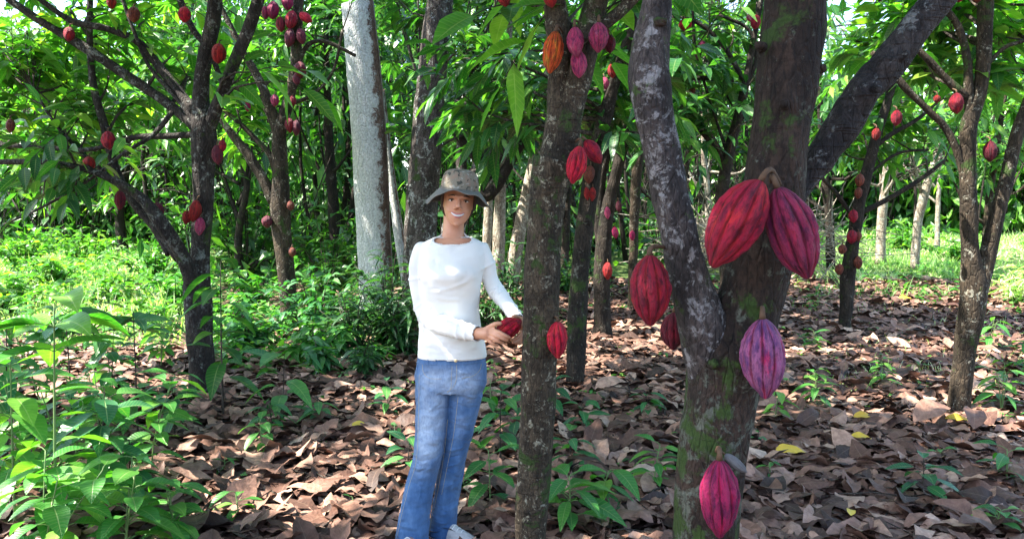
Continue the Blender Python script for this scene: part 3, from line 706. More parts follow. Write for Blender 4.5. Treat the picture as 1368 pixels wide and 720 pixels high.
for i, (px, py, Y, pts, mt, lab) in enumerate(BACK):
    q0 = P(px, py, Y); q0[2] = gz(q0[0], Y)
    bx, by, _ = proj(q0)
    q = thing('plantation_tree', q0, lab, CAT); rc = []
    sc = Y/14
    limb(q, 'trunk', [(a, by+b, w) for a, b, w in pts], Y, M['bark_'+mt], seg=12, step=.1, bump=.12, down=0, rec=rc, up=(rng.uniform(-.6, .6), rng.uniform(-.3, .3), 2.6))
    p1 = rc[0][0][len(rc[0][0])//3]
    for k in range(3):
        e = p1+np.array([rng.uniform(-1.6, 1.6), rng.uniform(-1, 1), rng.uniform(1.2, 2.4)]); path = spline([p1+np.array([0, 0, k*.35]), (p1+e)/2+rng.normal(0, .15, 3), e], 12)
        mb = MB(); rr = np.linspace(.035, .01, 12); tube(mb, path, rr, 8, bump=.1); link('limb', mb.mesh('limb'), M['bark_'+mt], q); rc.append((path, rr))
    top = rc[0][0][-1]
    open_ = px > 1090
    if px < 200: make_crown(q, rc, px_targets((-40, 40, 270, 235), (10, 14.5), 24), [M['twig'], M['leaf_light']], nspray=5, ns=2, L=(.2, .3), name='outer_foliage', keep=lambda p: proj(p)[1] < 285)
    if px in (1222, 1316, 1180): make_crown(q, rc, px_targets((1085, 60, 1400, 225), (13, 17), 16), [M['twig'], M['leaf_light']], nspray=5, ns=2, L=(.2, .3), name='outer_foliage', keep=lambda p: proj(p)[1] < 262)
    make_crown(q, rc, ell_targets(top+np.array([0, 0, -.6]), (2.4, 1.8, 1.5), 14 if open_ else 24, -.8), [M['twig'], M['leaf_light'] if (open_ or px < 200) else M['leaf']], nspray=5, ns=2, L=(.2, .3), keep=(lambda p: proj(p)[1] < 225) if open_ else None)
YW = 3.5
def W(px, py, dy=0.): return P(px, py, YW+dy)
# ================================================================ ground, litter, grass, woodland
def ground():
    xs = np.r_[np.linspace(-300, -30, 14)[:-1], np.linspace(-30, -8, 45)[:-1], np.linspace(-8, 9, 240)[:-1], np.linspace(9, 30, 43)[:-1], np.linspace(30, 300, 14)]
    ys = np.r_[np.linspace(-80, 0, 9)[:-1], np.linspace(0, 14, 240)[:-1], np.linspace(14, 40, 60)[:-1], np.linspace(40, 500, 20)]
    X, Y = np.meshgrid(xs, ys, indexing='ij')
    V = np.stack([X, Y, gz(X, Y)], -1)
    near = (np.abs(X) < 12) & (Y > 1) & (Y < 15)
    V[..., 2] += np.where(near, .012*fbm(V*3., 4)-.01, 0)
    n, m = X.shape; i = np.arange(n-1)[:, None]*m; j = np.arange(m-1)[None]
    mb = MB(); mb.add(V, np.stack([i+j, i+m+j, i+m+j+1, i+j+1], -1))
    o = link('ground', mb.mesh('ground'), M['soil']); o['kind'] = 'structure'
ground()

def scatter(n, y0, y1, xk, xm, dens=None):
    y = y0+(y1-y0)*rng.random(n*4); x = (rng.random(n*4)*2-1)*(xk*y1+xm)
    k = np.abs(x) < xk*y+xm
    if dens is not None: k &= rng.random(n*4) < dens(x, y)
    x, y = x[k][:n], y[k][:n]
    return x, y
def litter():
    mb = MB()
    def dens(x, y):
        d = np.where(y < 5.5, 1., np.where(y < 9, .62, .34))
        d = d*np.where((x < -1.4*y/3.5-.2) & (y < 7), .75, 1)
        d = d*np.where((x < -2.2-.12*(y-5)) & (y > 8.5), .15, 1)
        return d
    x, y = scatter(30000, 2.4, 14.5, .70, .9, dens); N = len(x)
    ft = [W(550, 700, -.085), W(596, 700, .03)]
    keep = np.ones(N, bool)
    for f_ in ft: keep &= np.hypot(x-f_[0]-.05, y-f_[1]+.05) > .15
    x, y = x[keep], y[keep]; N = len(x)
    z = gz(x, y)+rng.random(N)**1.5*.05+.004
    a = rng.random(N)*6.283
    d = np.stack([np.cos(a), np.sin(a), rng.normal(0, .16, N)], 1)
    nm = np.stack([rng.normal(0, .34, N), rng.normal(0, .22, N), np.ones(N)], 1)
    L = rng.uniform(.10, .25, N)*np.where(rng.random(N) < .15, 1.25, 1); pos = np.stack([x, y, z], 1)
    cup = rng.normal(.10, .22, N); tone = np.clip(rng.beta(1.5, 1.7, N), 0, 1)
    fo = rng.normal(.04, .28, (N, 1))
    k = np.arange(N) % 2 == 0; near = y < 6.5
    for sel, ns in ((near, 7), (~near, 4)):
        leaves(mb, pos[sel], d[sel], nm[sel], L[sel], L[sel]*rng.uniform(.38, .56, sel.sum()), rng.normal(0, .10, sel.sum()), tone[sel], ns, 0, fold=fo[sel], ripple=.055, cup=cup[sel], jag=.07)
    # stray twigs
    for _ in range(170):
        yy = rng.uniform(3, 9); xx = rng.uniform(-1, 1)*(.7*yy); an = rng.random()*6.28; l = rng.uniform(.15, .6)
        t = np.linspace(-.5, .5, 6); q = np.stack([xx+np.cos(an)*t*l, yy+np.sin(an)*t*l+rng.normal(0, .012, 6), gz(xx, yy)+.05+rng.normal(0, .008, 6)], 1)
        tube(mb, q, rng.uniform(.002, .006), 5, 1)
    o = link('leaf_litter', mb.mesh('leaf_litter'), [M['litter'], M['twig']]); tag(o, 'carpet of curled brown dead cocoa leaves over the ground', 'leaf litter', kind='stuff')
litter()

def big_litter(px, py, L, ang, label, mat, tone, tilt=.2, cup=.1):
    g = G(px, py); mb = MB()
    d = np.array([[math.cos(ang), math.sin(ang), tilt]])
    leaves(mb, [g+np.array([0, 0, .085])], d, [[.1, -.45, 1]], L, L*.42, .25, [tone], 9, 0, fold=.25, ripple=.03, cup=cup)
    o = link('fallen_leaf', mb.mesh('fallen_leaf'), mat); tag(o, label, 'leaf', 'fresh fallen leaves lying on the litter')
for a in [(1035, 622, .19, .1, 'long yellow fallen leaf lying just right of the lowest big pod', M['yellow_leaf'], .4),
          (1135, 600, .13, -.3, 'small yellow leaf on the litter up and right of the longest yellow one', M['yellow_leaf'], .6),
          (1140, 573, .16, .2, 'orange-brown fallen leaf farther back than the small yellow one', M['yellow_leaf'], .0),
          (1136, 712, .10, 1.2, 'golden leaf at the bottom edge of the picture, right of the trunk', M['yellow_leaf'], .8),
          (1200, 406, .22, .1, 'ochre leaf far back between the pod-studded stem and the V-forked tree', M['yellow_leaf'], .3),
          (470, 585, .11, .5, 'little yellow leaf on the litter left of the woman\'s knee', M['yellow_leaf'], .8),
          (1262, 575, .16, -.2, 'yellowish fallen leaf at the foot of the V-forked tree', M['yellow_leaf'], .5)]:
    big_litter(*a)
for a in [(795, 535, .30, .3, 'large pale curled dead leaf standing up right of the upright trunk', .85), (668, 648, .20, 2.2, 'large brown dead leaf between the woman\'s leg and the upright trunk', .55),
          (1220, 580, .38, .4, 'big grey-brown dead leaf curled near the foot of the V-forked tree', .6), (1300, 590, .34, 1.1, 'big cupped reddish dead leaf right of the V-forked tree foot', .4),
          (1010, 660, .26, 2.6, 'broad dead leaf beside the lowest big pod', .7)]:
    big_litter(*a[:5], M['litter'], a[5], tilt=.45, cup=.3)

def grass():
    mb = MB()
    def blades(x, y, L, w, tone):
        N = len(x); tone = np.clip(tone*.6+.25+.55*fbm(np.stack([x, y, x*0], 1)*.55, 3), 0, 1); pos = np.stack([x, y, gz(x, y)-.01], 1)
        d = np.stack([rng.normal(0, .35, N), rng.normal(0, .35, N), np.ones(N)], 1); nm = np.stack([rng.normal(0, 1, N), -np.ones(N), np.zeros(N)], 1)
        leaves(mb, pos, d, nm, L, w, rng.uniform(.2, .9, N), tone, 3, 0, fold=.2, ripple=0, wmode=2)
    x = rng.uniform(3.2, 16, 26000); y = rng.uniform(12.3, 26, 26000)
    k = (x > .30*y) & (rng.random(26000) < np.clip((y-12.3)/2.5+fbm(np.stack([x, y, y*0], 1)*.9, 3)*.8, .04, 1)); x, y = x[k], y[k]
    blades(x, y, rng.uniform(.10, .30, len(x))*(1+1.1*np.clip(fbm(np.stack([x, y, y*0+9], 1)*.8, 3), -.5, 1.2)), .022, rng.random(len(x)))
    x = rng.uniform(-17, -3.2, 30000); y = rng.uniform(8.3, 23, 30000)
    k = (x < -.38*y) & (rng.random(30000) < np.clip((y-8.6)/2+fbm(np.stack([x, y, y*0], 1)*.8, 3)*.6, .05, 1)); x, y = x[k], y[k]
    blades(x, y, rng.uniform(.15, .5, len(x))*(1+.9*np.clip(fbm(np.stack([x, y, y*0+5], 1)*.7, 3), -.5, 1.2)), .02, rng.random(len(x)))
    # wisps growing through the litter, right foreground and middle
    for cx, cy, n, s in [(1125, 520, 50, .16), (1165, 505, 40, .15), (1235, 500, 70, .2), (1335, 490, 80, .3), (1360, 520, 60, .3), (1200, 470, 40, .2), (1120, 480, 30, .2), (1330, 440, 60, .4), (700, 400, 40, .3), (560, 590, 16, .1), (1100, 420, 60, .5), (1220, 420, 60, .6), (890, 385, 60, .5), (850, 400, 60, .5), (1020, 400, 60, .6)]:
        g = G(cx, cy); blades(g[0]+rng.normal(0, s, n), g[1]+rng.normal(0, s*.8, n), rng.uniform(.08, .26, n), .010, rng.random(n))
    o = link('grass', mb.mesh('grass'), M['grass']); tag(o, 'bright green grass of the clearings and wisps among the litter', 'grass', kind='stuff')
grass()

def groundcover():
    mb = MB()
    def herbs(x, y, hmax, L, tone0=0):
        N = len(x); h = rng.uniform(.02, hmax, N)
        for k in range(7):
            a = rng.random(N)*6.283
            d = np.stack([np.cos(a), np.sin(a), rng.uniform(-.3, .5, N)], 1); nm = np.stack([rng.normal(0, .3, N), rng.normal(0, .3, N), np.ones(N)], 1)
            leaves(mb, np.stack([x+np.cos(a)*.02, y+np.sin(a)*.02, gz(x, y)+h*rng.uniform(.3, 1, N)], 1), d, nm, L*rng.uniform(.6, 1.2, N), L*.42, .3, tone0+(1-tone0)*rng.random(N), 2, 0, fold=.2, ripple=0)
    n = 2600; x = rng.uniform(-16, -2.2, n); y = rng.uniform(7.6, 21, n); k = (x < -.36*y) & ((x < -.5*y) | (rng.random(n) < .6)) & (fbm(np.stack([x, y, y*0], 1)*.6, 3) > -.25); herbs(x[k], y[k], .50, .15, .3)
    n = 420; x = rng.uniform(-4.6, -1.2, n); y = rng.uniform(7.2, 11.5, n); k = (x > -.40*y) & (rng.random(n) < .8); herbs(x[k], y[k], .3, .16)
    n = 1500; x = rng.uniform(-2.5, 16, n); y = rng.uniform(10.8, 24, n); k = rng.random(n) < .6; herbs(x[k], y[k], .34, .14)
    n = 260; x = rng.uniform(-1, 1, n)*5; y = rng.uniform(4.2, 10, n); herbs(x, y, .12, .075)
    o = link('ground_cover', mb.mesh('ground_cover'), M['herb']); tag(o, 'low leafy herbs covering the ground between the trees', 'undergrowth', kind='stuff')
groundcover()

def woodland():
    """the rest of the plantation and the forest behind it, one leafy mass"""
    mb = MB(); lp, ld, ln_, tn = [], [], [], []
    for i in range(360):
        y = rng.uniform(15.5, 34); x = rng.uniform(-.95, .95)*y
        px, _, _ = proj(np.array([x, y, 1.5]))
        rclear = px > 1080 and y < 25
        lclear = px < 215 and y < 22.5
        if (rclear or lclear) and rng.random() < .93: continue
        H = rng.uniform(5.5, 9.5); g = float(gz(x, y))
        if px > 1060 or px < 260: H *= .66
        path = spline([[x, y, g-.1], [x+rng.normal(0, .3), y, g+H*.4], [x+rng.normal(0, .7), y, g+H]], 9)
        tube(mb, path, np.linspace(rng.uniform(.03, .07), .015, 9), 7, 0, bump=.1)
        low = .22 if not (px > 1060 or px < 230) else .36
        for k in range(20 if y < 23 else 15):
            u = low+(1-low)*rng.random()**.8 if rng.random() > .2 or px > 1060 else rng.random()
            b = path[0]*(1-u)+path[-1]*u
            r_ = rng.uniform(.3, 2.0); a = rng.random()*6.28
            c = b+np.array([math.cos(a)*r_, math.sin(a)*r_, rng.uniform(-.2, .5)])
            tube(mb, spline([b, (b+c)/2+np.array([0, 0, .12]), c], 5), np.linspace(.018, .005, 5), 4, 0, cap=False)
            m_ = 13
            pos = c+rng.normal(0, .36, (m_, 3)); pos[:, 2] = np.minimum(pos[:, 2], c[2]+.3)
            d = np.array([math.cos(a), math.sin(a), 0])*.5+rng.normal(0, .55, (m_, 3))+np.array([0, 0, -.45])
            lp.append(pos); ld.append(d); ln_.append(np.array([0, 0, 1.])+rng.normal(0, .45, (m_, 3)))
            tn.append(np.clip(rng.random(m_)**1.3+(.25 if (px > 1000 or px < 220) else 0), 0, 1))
    # shrubs closing the view under the crowns, left and centre
    for i in range(950):
        y = rng.uniform(13.8, 30); x = rng.uniform(-.9, .8)*y
        px, _, _ = proj(np.array([x, y, 1.5]))
        if px < 250 and y < 19.5: continue
        if px > 1060 and y < 25: continue
        if 690 < px < 1060 and y < 17.: continue
        g = float(gz(x, y)); hh = rng.uniform(.4, 2.6)+max(0, y-20)*.12
        m_ = 30; pos = np.array([x, y, g])+rng.normal(0, 1, (m_, 3))*np.array([.45, .45, 0])+np.array([0, 0, 1])*(rng.random((m_, 1))*hh)
        d = rng.normal(0, .6, (m_, 3))+np.array([0, 0, -.1]); lp.append(pos); ld.append(d); ln_.append(np.array([0, -.2, 1.])+rng.normal(0, .45, (m_, 3))); tn.append(rng.random(m_))
        for _ in range(3): tube(mb, spline([[x, y, g], [x+rng.normal(0, .2), y, g+hh*.5], [x+rng.normal(0, .4), y, g+hh]], 5), .010, 4, 0, cap=False)
    for i in range(420):      # tall thicket along the back of both clearings
        if i % 2: y = rng.uniform(20.5, 26); px = rng.uniform(-60, 330)
        else: y = rng.uniform(24.5, 30); px = rng.uniform(980, 1430)
        x = (px-684)/FPX*y; g = float(gz(x, y)); hh = rng.uniform(1.4, 5.2); m_ = 42
        path = spline([[x, y, g], [x+rng.normal(0, .3), y, g+hh*.5], [x+rng.normal(0, .6), y, g+hh]], 6); tube(mb, path, .022, 5, 0, cap=False)
        pos = np.array([x, y, g])+rng.normal(0, 1, (m_, 3))*np.array([.7, .5, 0])+np.array([0, 0, 1])*(rng.random((m_, 1))*hh)
        lp.append(pos); ld.append(rng.normal(0, .6, (m_, 3))+np.array([0, 0, -.2])); ln_.append(np.array([0, -.2, 1.])+rng.normal(0, .45, (m_, 3))); tn.append(np.clip(rng.random(m_)+.2, 0, 1))
    pos, d, nn, tn = np.vstack(lp), np.vstack(ld), np.vstack(ln_), np.concatenate(tn)
    k = sunkeep(pos, 1.2); pos, d, nn, tn = pos[k], d[k], nn[k], tn[k]; N = len(pos)
    L = rng.uniform(.24, .38, N)*np.where(pos[:, 1] > 24, 1.4, 1.)
    leaves(mb, pos, d, nn, L, L*.46, .35, tn, 2, 1, fold=.2, ripple=0)
    # dry brush piles behind the big trunk
    for i in range(330):
        c = np.array([rng.uniform(3.1, 6.2), rng.uniform(14.5, 17), 0]); c[2] = gz(c[0], c[1])+rng.uniform(.1, 1.1)
        v = rng.normal(0, 1, 3)*np.array([.6, .3, .45]); tube(mb, spline([c-v, c+rng.normal(0, .08, 3), c+v], 5), .008, 4, 2, cap=False)
    o = link('woodland', mb.mesh('woodland'), [M['bark_dark'], M['leaf'], M['bark_pale']]); tag(o, 'dense leafy wood closing the view behind the plantation', 'wood', kind='stuff')
    # the forest beyond, an earth bank lost in leaves
woodland()

# ================================================================ single plants
def plant(px, py, h, n, L, mat, label, Y=None, tone=(0, 1), wide=.42, lean=0., droop=.38, ns=6, cat='plant', name='seedling', stems=1, whorl=False, up=.22, group='young plants growing up through the leaf litter'):
    pass
    if name == 'sapling': n = int(n*1.9); L *= 1.1; wide = max(wide, .47); h *= 1.08; tone = (.25+tone[0]*.4, 1)
    else: n = int(n*1.25); L *= 1.15
    g = G(px, py) if Y is None else np.array([*P(px, py, Y)[:2], 0])
    g[2] = gz(g[0], g[1])
    t = thing(name, g, label, cat, group)
    mb = MB(); pos, d, nn = [], [], []
    for s_ in range(stems):
        dx, dy = rng.normal(0, .10*(stems > 1)*h+.02), rng.normal(0, .10*(stems > 1)*h+.02); hh = h*rng.uniform(.75, 1.05) if stems > 1 else h
        path = spline([g+np.array([0, 0, -.02]), g+np.array([dx*.4+lean*.3, dy*.4, hh*.5]), g+np.array([dx+lean, dy, hh])], 12)
        tube(mb, path, np.linspace(max(.004, h*.008), .0025, 12), 7, 0)
        k = n//stems
        for i in range(k):
            u = (.35+.65*i/max(1, k-1))
            if whorl: u = .80+.2*i/max(1, k-1) if i > k*.35 else u*.8
            b = path[min(11, int(u*11))]; a = i*2.4+rng.normal(0, .25)+s_
            hd = np.array([math.cos(a), math.sin(a), 0])
            pl = L*rng.uniform(.12, .3); e = b+hd*pl+np.array([0, 0, pl*.4])
            tube(mb, np.array([b, (b+e)/2+np.array([0, 0, .004]), e]), .0022, 5, 0, cap=False)
            pos.append(e); d.append(hd+np.array([0, 0, up+rng.normal(0, .2)-(1-u)*.35])); nn.append(np.array([0, 0, 1.])+rng.normal(0, .16, 3)+hd*-.1)
    link('stem', mb.mesh('stem'), M['twig'] if mat != 'herb' else M['stem_green'], t)
    mb = MB(); N = len(pos); LL = L*rng.uniform(.7, 1.15, N)
    leaves(mb, np.array(pos), np.array(d), np.array(nn), LL, LL*wide, droop*rng.uniform(.5, 1.5, N), tone[0]+(tone[1]-tone[0])*rng.random(N), ns, 0, fold=rng.uniform(.1, .35, (N, 1)), ripple=.012)
    link('foliage', mb.mesh('foliage'), M[mat], t)
    return t
M['stem_green'] = plain('green_stem', (.10, .17, .05), .6)

# left foreground saplings
A = dict(name='sapling', ns=9)
G1 = 'saplings crowding the left foreground'
plant(74, 700, 1.02, 17, .235, 'herb', 'tall sapling at lower left, its long leaves spread in a bright rosette', Y=3.35, wide=0.41, whorl=True, tone=(.2, 1), group=G1, **A)
plant(20, 700, .80, 14, .20, 'herb', 'sapling cut by the left picture edge with yellowish upper leaves', Y=3.6, wide=0.49, tone=(.4, 1), group=G1, **A)
plant(135, 690, .60, 14, .20, 'herb_blue', 'bluish-green sapling just right of the tall rosette sapling', Y=3.7, wide=0.43, group=G1, **A)
plant(55, 720, .50, 20, .15, 'herb', 'low bushy sapling with many oval leaves in the bottom left corner', Y=3.15, wide=0.50, stems=3, group=G1, **A)
plant(165, 740, .42, 14, .16, 'herb', 'leafy seedling at the bottom edge between the corner bush and the bare litter', Y=3.25, wide=0.50, stems=2, group=G1, **A)
plant(235, 730, .28, 12, .13, 'herb', 'short seedling at the bottom edge, rightmost of the left foreground group', Y=3.4, wide=0.50, stems=2, group=G1, **A)
plant(200, 655, .55, 14, .17, 'herb', 'arching sapling reaching right over the litter below the left tree', Y=4.3, wide=0.45, lean=.15, group=G1, **A)
plant(10, 620, .75, 16, .20, 'herb_blue', 'dark bluish sapling behind the left edge group', Y=4.6, wide=0.47, stems=2, group=G1, **A)
plant(100, 610, .80, 16, .22, 'herb_blue', 'sapling with broad drooping leaves in the middle of the left thicket', Y=4.9, wide=0.45, whorl=True, group=G1, **A)
plant(185, 590, .78, 14, .20, 'herb_blue', 'sapling holding large flat leaves left of the left tree trunk', Y=5.2, wide=0.43, whorl=True, group=G1, **A)
plant(60, 560, .80, 18, .17, 'herb', 'loose pale sapling at the rim of the left clearing', Y=5.8, wide=0.47, tone=(.3, 1), stems=2, group=G1, **A)
plant(150, 545, .60, 16, .17, 'herb_blue', 'low dark sapling below the sweeping limb of the left tree', Y=6.2, wide=0.47, stems=2, group=G1, **A)
plant(0, 560, 1.05, 20, .18, 'herb', 'tallest leafy sapling at the very left edge before the clearing', Y=5.4, wide=0.45, stems=2, tone=(.3, 1), group=G1, **A)
plant(215, 500, .55, 18, .16, 'herb', 'bushy sapling just left of the left tree foot', Y=7.2, wide=0.49, stems=3, group=G1, **A)
plant(95, 680, .62, 16, .17, 'herb', 'sapling with pale midribs filling the gap below the tall rosette', Y=3.9, wide=.46, tone=(.3, 1), stems=2, group=G1, **A)
plant(40, 640, .62, 16, .17, 'herb', 'mid-height sapling right behind the edge-cut one', Y=4.1, wide=.46, tone=(.1, .9), stems=2, group=G1, **A)
plant(175, 690, .38, 14, .14, 'herb_blue', 'small bluish bush beside the arching sapling foot', Y=3.9, wide=.48, stems=2, group=G1, **A)
plant(140, 620, .55, 16, .16, 'herb', 'yellow-green sapling centred in the left thicket', Y=4.6, wide=.46, tone=(.3, 1), stems=2, group=G1, **A)
plant(235, 600, .40, 12, .15, 'herb_blue', 'low bluish plant nearest the left tree foot, toward the camera', Y=5.1, wide=.46, group=G1, **A)
# middle left
plant(298, 545, 1.05, 11, .22, 'leaf', 'thin whip of a cocoa sapling with glossy leaves right of the left tree', Y=5.6, wide=.38, droop=.5, name='sapling', ns=8, lean=.04)
plant(378, 560, .50, 9, .22, 'herb_blue', 'small sapling with broad bluish leaves beyond the bare litter', Y=5.4, wide=.4)
plant(350, 612, .22, 10, .12, 'herb', 'seedling on the litter halfway between left tree and woman, nearer one')
plant(366, 585, .24, 12, .12, 'herb_blue', 'seedling on the litter halfway between left tree and woman, farther one')
plant(425, 572, .20, 10, .11, 'herb_blue', 'small bluish seedling in line with the white trunk foot')
plant(300, 635, .10, 5, .07, 'herb', 'tiny two-leaved sprout on the pale litter below the left tree')
plant(320, 700, .14, 7, .09, 'herb', 'tiny green sprout near the bottom edge left of the woman')
plant(545, 640, .22, 9, .13, 'herb_blue', 'seedling almost touching the left side of the woman\'s jeans')
plant(520, 560, .26, 10, .12, 'herb_blue', 'dark seedling behind and left of the woman\'s thigh')
plant(470, 690, .08, 4, .05, 'herb', 'minute sprout on bare litter left of the woman\'s shin')
# between woman and upright trunk
plant(668, 622, .42, 10, .17, 'herb_blue', 'leafy seedling between the woman\'s jeans and the upright trunk', wide=.44)
plant(655, 700, .30, 8, .15, 'herb', 'bright seedling by the woman\'s shin at the bottom edge', Y=3.9, wide=.44)
plant(690, 590, .30, 9, .14, 'herb_blue', 'dark seedling peeping out left of the upright trunk')
plant(655, 560, .28, 8, .13, 'herb', 'seedling behind the woman at thigh height left of the upright trunk')
# right of upright trunk
plant(762, 722, .26, 14, .20, 'herb', 'broad-leaved seedling at the bottom edge right of the upright trunk', Y=3.65, wide=.36, tone=(.2, .8), ns=9)
plant(800, 710, .20, 9, .17, 'herb', 'bright low seedling right beside the broad-leaved bottom one', Y=3.9, wide=.38, ns=9)
plant(765, 640, .24, 10, .13, 'herb_blue', 'seedling just right of the upright trunk at shin height')
plant(780, 582, .22, 9, .13, 'herb_blue', 'seedling below the red pod on the upright trunk')
plant(872, 660, .26, 12, .12, 'herb', 'seedling touching the left side of the forked trunk near the ground')
plant(865, 560, .20, 12, .11, 'herb_blue', 'seedling left of the forked trunk beyond the dead leaves')
plant(735, 560, .34, 9, .14, 'herb_blue', 'seedling hidden partly by the upright trunk')
# right side
plant(1035, 565, .22, 7, .12, 'herb', 'light green sprout right of the big lilac pod', tone=(.4, 1))
plant(1092, 545, .28, 14, .12, 'herb', 'leafy seedling on the litter a step right of the lilac pod')
plant(1030, 648, .12, 5, .07, 'herb', 'tiny sprout beside the long yellow leaf')
plant(1232, 672, .20, 10, .14, 'herb_blue', 'broad bluish seedling on the litter at lower right', ns=8)
plant(1345, 650, .20, 8, .13, 'herb', 'seedling by the right picture edge, upper of two')
plant(1330, 712, .12, 8, .11, 'herb', 'seedling in the bottom right corner')
plant(1180, 520, .24, 14, .11, 'herb', 'seedling among grass wisps left of the V-forked tree')
plant(1338, 552, .38, 18, .14, 'herb', 'bright bushy plant right of the V-forked tree foot', tone=(.4, 1), stems=3, name='bushy_plant')
plant(1370, 505, .50, 20, .15, 'herb', 'lush green plant cut by the right picture edge', tone=(.3, 1), stems=3, name='bushy_plant')
plant(1320, 470, .36, 16, .13, 'herb', 'light plant showing through right of the V fork', tone=(.4, 1), stems=3, name='bushy_plant')
plant(1090, 470, .22, 12, .12, 'herb', 'low plant between the big trunk and the pod-studded stem')
plant(1010, 600, .10, 6, .06, 'herb_blue', 'tiny plant just right of the forked trunk')
plant(1250, 620, .09, 5, .07, 'herb', 'small sprout below the big curled dead leaf')
plant(620, 700, .08, 5, .05, 'herb', 'minute sprout between the woman\'s shoe and the upright trunk', Y=4.1)

# shrubs
def shrub(px, py, Y, r, h, n, L, mat, label, wide=.16, tone=(0, 1), name='shrub', droop=.5):
    g = np.array([P(px, py, Y)[0], Y, 0]); g[2] = gz(g[0], g[1])
    t = thing(name, g, label, 'shrub', 'shrubs of the undergrowth')
    mb = MB(); lp, ld, nn = [], [], []
    ns_ = max(6, n//24)
    for i in range(ns_):
        a = rng.random()*6.28; q = rng.random()**.6
        e = g+np.array([math.cos(a)*r*q, math.sin(a)*r*q, h*rng.uniform(.45, 1)*(1-.35*q)])
        path = spline([g+np.array([math.cos(a)*.06, math.sin(a)*.06, -.03]), (g+e)/2+np.array([0, 0, .12*h]), e], 10)
        tube(mb, path, np.linspace(.010, .003, 10), 6, 0)
        m_ = n//ns_; u = rng.uniform(.15, 1, m_)
        pos = np.array([path[int(x*9)] for x in u])+rng.normal(0, .012, (m_, 3)); an = rng.random(m_)*6.28
        d = np.stack([np.cos(an), np.sin(an), rng.uniform(-.2, .9, m_)], 1)
        lp.append(pos); ld.append(d); nn.append(np.array([0, 0, 1.])+rng.normal(0, .3, (m_, 3)))
    link('stem', mb.mesh('stem'), M['twig'], t)
    pos, d, nn = np.vstack(lp), np.vstack(ld), np.vstack(nn); N = len(pos); LL = L*rng.uniform(.6, 1.2, N)
    mb = MB(); leaves(mb, pos, d, nn, LL, LL*wide, droop, tone[0]+(tone[1]-tone[0])*rng.random(N), 4, 0, fold=.25, ripple=.02)
    link('foliage', mb.mesh('foliage'), M[mat], t)
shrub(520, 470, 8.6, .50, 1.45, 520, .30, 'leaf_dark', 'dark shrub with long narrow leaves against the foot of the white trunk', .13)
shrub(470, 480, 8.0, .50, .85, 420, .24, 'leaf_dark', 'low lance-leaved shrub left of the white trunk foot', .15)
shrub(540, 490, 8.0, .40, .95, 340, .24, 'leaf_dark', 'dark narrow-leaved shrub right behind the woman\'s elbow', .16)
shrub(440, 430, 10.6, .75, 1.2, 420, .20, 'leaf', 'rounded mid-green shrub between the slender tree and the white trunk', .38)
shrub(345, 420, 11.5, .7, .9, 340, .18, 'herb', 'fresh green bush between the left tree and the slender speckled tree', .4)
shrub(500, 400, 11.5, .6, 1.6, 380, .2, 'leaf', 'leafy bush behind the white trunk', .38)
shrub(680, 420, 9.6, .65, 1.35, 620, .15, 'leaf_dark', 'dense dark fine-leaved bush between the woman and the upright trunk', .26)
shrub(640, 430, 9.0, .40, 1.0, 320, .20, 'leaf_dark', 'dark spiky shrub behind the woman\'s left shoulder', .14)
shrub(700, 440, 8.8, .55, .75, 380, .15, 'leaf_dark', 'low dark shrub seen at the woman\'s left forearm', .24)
shrub(235, 385, 11.0, .8, .85, 380, .17, 'herb', 'light green bush just left of the left tree at the clearing rim', .4, (.3, 1))
shrub(205, 350, 14.5, 1.0, .9, 420, .2, 'herb', 'bushy growth at the back right of the left clearing', .35, (.2, 1))
shrub(590, 440, 9.4, .5, 1.1, 300, .2, 'leaf_dark', 'shrub hidden mostly behind the woman\'s white sleeve', .2)
shrub(760, 395, 13.0, .7, .8, 340, .16, 'leaf', 'green bush behind the dark slender stems', .35)
shrub(1365, 400, 12.0, .7, 1.0, 380, .3, 'grass', 'tall grassy clump at the far right edge', .08, (.1, 1), name='grass_clump')
shrub(430, 500, 7.2, .35, .45, 140, .17, 'herb_blue', 'low bluish bush in front of the white trunk, left of the woman', .3)
shrub(480, 520, 7.0, .3, .4, 140, .16, 'leaf_dark', 'small dark bush at the edge of the litter left of the woman\'s hip', .3)
shrub(420, 455, 9.2, .7, .95, 420, .17, 'herb_blue', 'bushy bluish-green undergrowth at the foot of the slender speckled tree', .4)
shrub(300, 440, 9.4, .6, .7, 300, .17, 'herb', 'leafy bush right behind the left tree trunk', .42)
shrub(440, 370, 13.5, 1.0, 2.0, 520, .22, 'leaf', 'tall leafy bush filling the gap left of the white trunk', .38)
shrub(330, 360, 14.5, 1.1, 2.2, 520, .22, 'leaf', 'high bush behind the slender tree, right of the left clearing', .38)
shrub(250, 340, 16.5, 1.1, 2.4, 480, .24, 'leaf', 'tall bush at the right end of the left clearing', .38)
shrub(335, 455, 8.2, .45, .6, 260, .17, 'herb_blue', 'loose low bush just right of the left tree, before the slender one', .42)
shrub(420, 480, 7.6, .45, .55, 240, .18, 'herb', 'fresh low bush on the litter edge left of the white trunk', .42)
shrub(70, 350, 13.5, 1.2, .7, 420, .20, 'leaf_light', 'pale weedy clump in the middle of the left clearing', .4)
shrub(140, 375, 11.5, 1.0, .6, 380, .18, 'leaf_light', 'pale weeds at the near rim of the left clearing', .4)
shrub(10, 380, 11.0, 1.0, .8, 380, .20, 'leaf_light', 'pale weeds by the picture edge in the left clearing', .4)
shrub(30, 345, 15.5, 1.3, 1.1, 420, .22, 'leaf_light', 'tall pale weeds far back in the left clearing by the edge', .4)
shrub(110, 335, 17.5, 1.3, 1.0, 420, .22, 'leaf_light', 'pale bush far back in the left clearing, beyond the weedy clump', .4)
